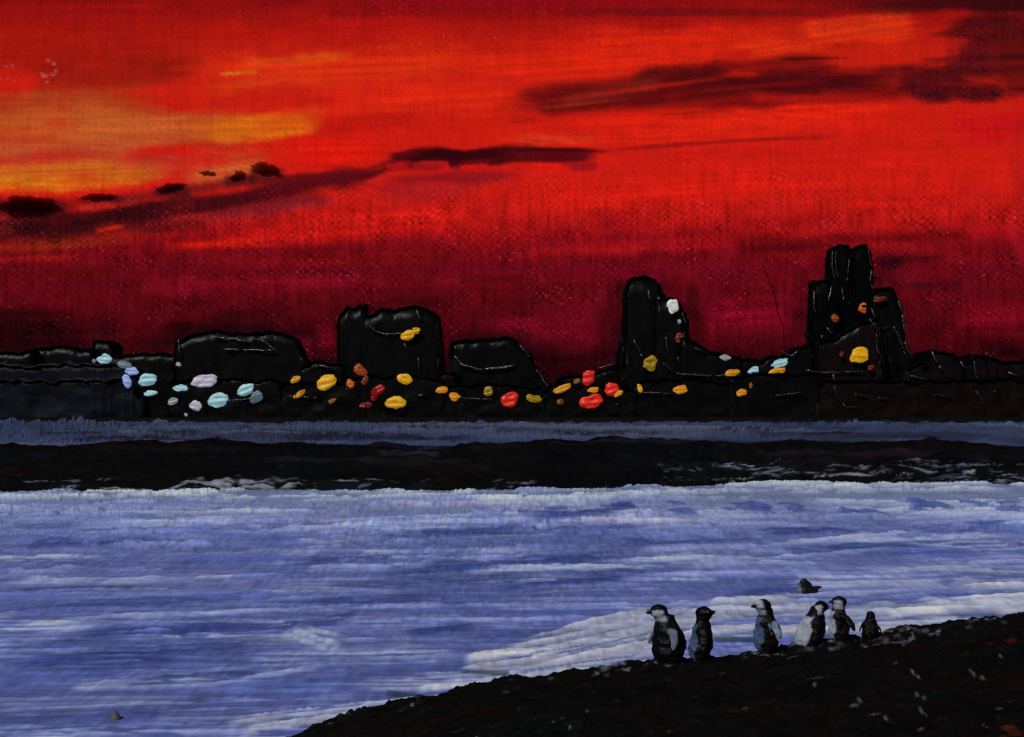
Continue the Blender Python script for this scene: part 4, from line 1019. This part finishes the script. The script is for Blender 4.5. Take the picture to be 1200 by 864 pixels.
def build_penguins():
    D = math.radians
    data = [  # px, row of the feet, size, heading in degrees (180 = towards the left), spec, label
        (784, 779, .415, 196, dict(fat=1.12, hunch=.35, spread_l=.34, spread_r=.1, head_dx=.05, belly=1.5, blue=1, cheek=.06, flip='grey', swing=.2), 'biggest penguin, leftmost on the bank, white cheek and one flipper held out'),
        (820, 776, .385, 172, dict(fat=.82, lean=-.06, head_dx=-.02, head_yaw=D(168), bill_up=.4, belly=.55, blue=1, no_face=1, spread_l=.05, spread_r=.05), 'slim penguin beside the biggest one, dark bill turned back to the right'),
        (898, 766, .375, 198, dict(fat=.95, lean=-.02, hunch=.2, head_dx=.03, belly=.8, blue=1, crown=1, flip='pale', spread_l=.08, swing=-.03), 'penguin standing alone at the middle with a pale flipper and white forehead'),
        (944, 760, .325, 190, dict(fat=1.2, lean=-.26, head_dx=-.06, belly=.5, cheek=.02, spread_l=.02, spread_r=.02), 'plump penguin leaning back, broad white front turned to the left'),
        (984, 752, .315, 188, dict(fat=.9, lean=.03, head_dx=-.02, belly=.8, cheek=.04, spread_r=.22, spread_l=.12, swing=-.12), 'upright penguin with white chin, close behind the plump leaning one'),
        (1020, 751, .205, 60, dict(fat=1.25, hunch=.2, belly=.5, no_face=1, spread_l=.1, spread_r=.1), 'small all dark penguin with its back turned, rightmost on the bank'),
    ]
    for i, (px, row, size, head, spec, lab) in enumerate(data):
        me, (hx, hz, yaw) = penguin_mesh(spec)
        y = 7.02; x = wx(px, y)
        z = wz(row, y) - .01
        o = link('penguin', me, PENG); o.location = (x, y, z); o.scale = (size * 1.16, size * 1.16, size); o.rotation_euler = (0, 0, D(head))
        tag(o, lab, 'penguin', 'penguins gathered on the dark bank')
        for sd in (-1, 1):
            e = MB(); a = yaw + sd * .95
            e.blob((hx + .102 * math.cos(a), .098 * math.sin(a), hz + .025), (.014, .014, .014), nu=10, nv=6)
            e.build('eye', EYE, o)
    # the swimmer
    m = MB()
    m.blob((0, 0, -.015), (.15, .07, .06)); m.blob((-.045, 0, .062), (.055, .045, .05)); m.blob((-.02, 0, .03), (.085, .055, .062))
    m.loft([[(-.085 - t * .045, r * math.cos(a), .06 + r * math.sin(a)) for a in [2 * math.pi * k / 8 for k in range(8)]] for t, r in ((0, .018), (.5, .011), (1, .004))])
    m.loft([[(.1 + t * .1, r * math.cos(a), .015 + .01 * t + r * .5 * math.sin(a)) for a in [2 * math.pi * k / 8 for k in range(8)]] for t, r in ((0, .04), (.5, .03), (1, .012))])
    me = m.mesh('swim_raw'); o = bpy.data.objects.new('swim_raw', me); COL.objects.link(o)
    md = o.modifiers.new('fuse', 'REMESH'); md.mode = 'VOXEL'; md.voxel_size = .005
    sm = o.modifiers.new('soft', 'SMOOTH'); sm.iterations = 4
    dg = bpy.context.evaluated_depsgraph_get(); dg.update(); out = bpy.data.meshes.new_from_object(o.evaluated_get(dg)); bpy.data.objects.remove(o)
    n = len(out.vertices); co = np.empty(n * 3); out.vertices.foreach_get('co', co); co = co.reshape(-1, 3)
    col = np.tile(lin((18, 19, 22)), (n, 1)); g = sstep(.0, -.03, co[:, 0] + .08) * sstep(.075, .05, co[:, 2]); col += (lin((92, 100, 106)) - col) * g[:, None]
    at = out.attributes.new('tone', 'FLOAT_COLOR', 'POINT'); at.data.foreach_set('color', np.concatenate([col, np.ones((n, 1))], 1).reshape(-1).astype(np.float32))
    yy = wy(697); o = link('penguin', out, PENG); o.location = (wx(946, yy), yy, .06); o.rotation_euler = (0, 0, D(8)); o.scale = (.95, .95, 1.25)
    tag(o, 'dark penguin swimming alone in the blue water beyond the bank', 'penguin')
    # small grey stone breaking the water at the lower left
    yy = wy(843); s = MB(); rd = random.Random(2)
    s.loft([[(r * 1.2 * math.cos(a) * rd.uniform(.85, 1.1) - z * .1, r * math.sin(a), z) for a in [2 * math.pi * k / 9 for k in range(9)]] for z, r in ((-.06, .05), (0, .048), (.04, .03), (.075, .008))])
    s.v = [(a * .75, b * .75, c * .75) for a, b, c in s.v]
    o = s.build('stone', paint_mat('stone_paint', tuple(lin((84, 82, 88))), .4, .6, .3, 20, .5, .02), None); o.location = (wx(135, yy), yy, 0.01)
    tag(o, 'small grey pointed stone breaking the blue water at lower left', 'stone')


# ------------------------------------------------------------------ light, camera


def build_light():
    w = bpy.data.worlds.new('World'); SC.world = w; w.use_nodes = True
    nt = w.node_tree; nt.nodes.clear()
    out = nt.nodes.new('ShaderNodeOutputWorld'); bg = nt.nodes.new('ShaderNodeBackground'); sk = nt.nodes.new('ShaderNodeTexSky')
    sk.sky_type = 'NISHITA'; sk.sun_disc = False
    az, el = math.radians(215), math.radians(42)                    # behind the camera, to its left
    sk.sun_elevation = el; sk.sun_rotation = az
    nt.links.new(sk.outputs[0], bg.inputs[0]); bg.inputs[1].default_value = .02
    nt.links.new(bg.outputs[0], out.inputs[0])
    L = bpy.data.lights.new('sun', 'SUN'); L.energy = 2.6; L.angle = math.radians(.5); L.color = (1, .96, .9)
    o = bpy.data.objects.new('sun', L); COL.objects.link(o)
    d = Vector((math.sin(az) * math.cos(el), math.cos(az) * math.cos(el), math.sin(el)))
    o.rotation_euler = d.to_track_quat('Z', 'Y').to_euler(); o.location = d * 60
    cd = bpy.data.cameras.new('camera'); c = bpy.data.objects.new('camera', cd); COL.objects.link(c)
    cd.sensor_width = 36; cd.lens = 36 * F / 1200; cd.shift_y = (HZ - 432) / 1200
    cd.clip_start = .05; cd.clip_end = 4000
    c.location = (0, 0, CAM_H); c.rotation_euler = (math.radians(90), 0, 0)
    SC.camera = c
    v = SC.view_settings; v.view_transform = 'Standard'; v.look = 'None'; v.exposure = 0; v.gamma = 1
    v.use_curve_mapping = False


build_sky(); build_clouds(); build_water(); build_shore(); build_breakwater(); build_land(); build_city(); build_lamps(); build_penguins(); build_light()
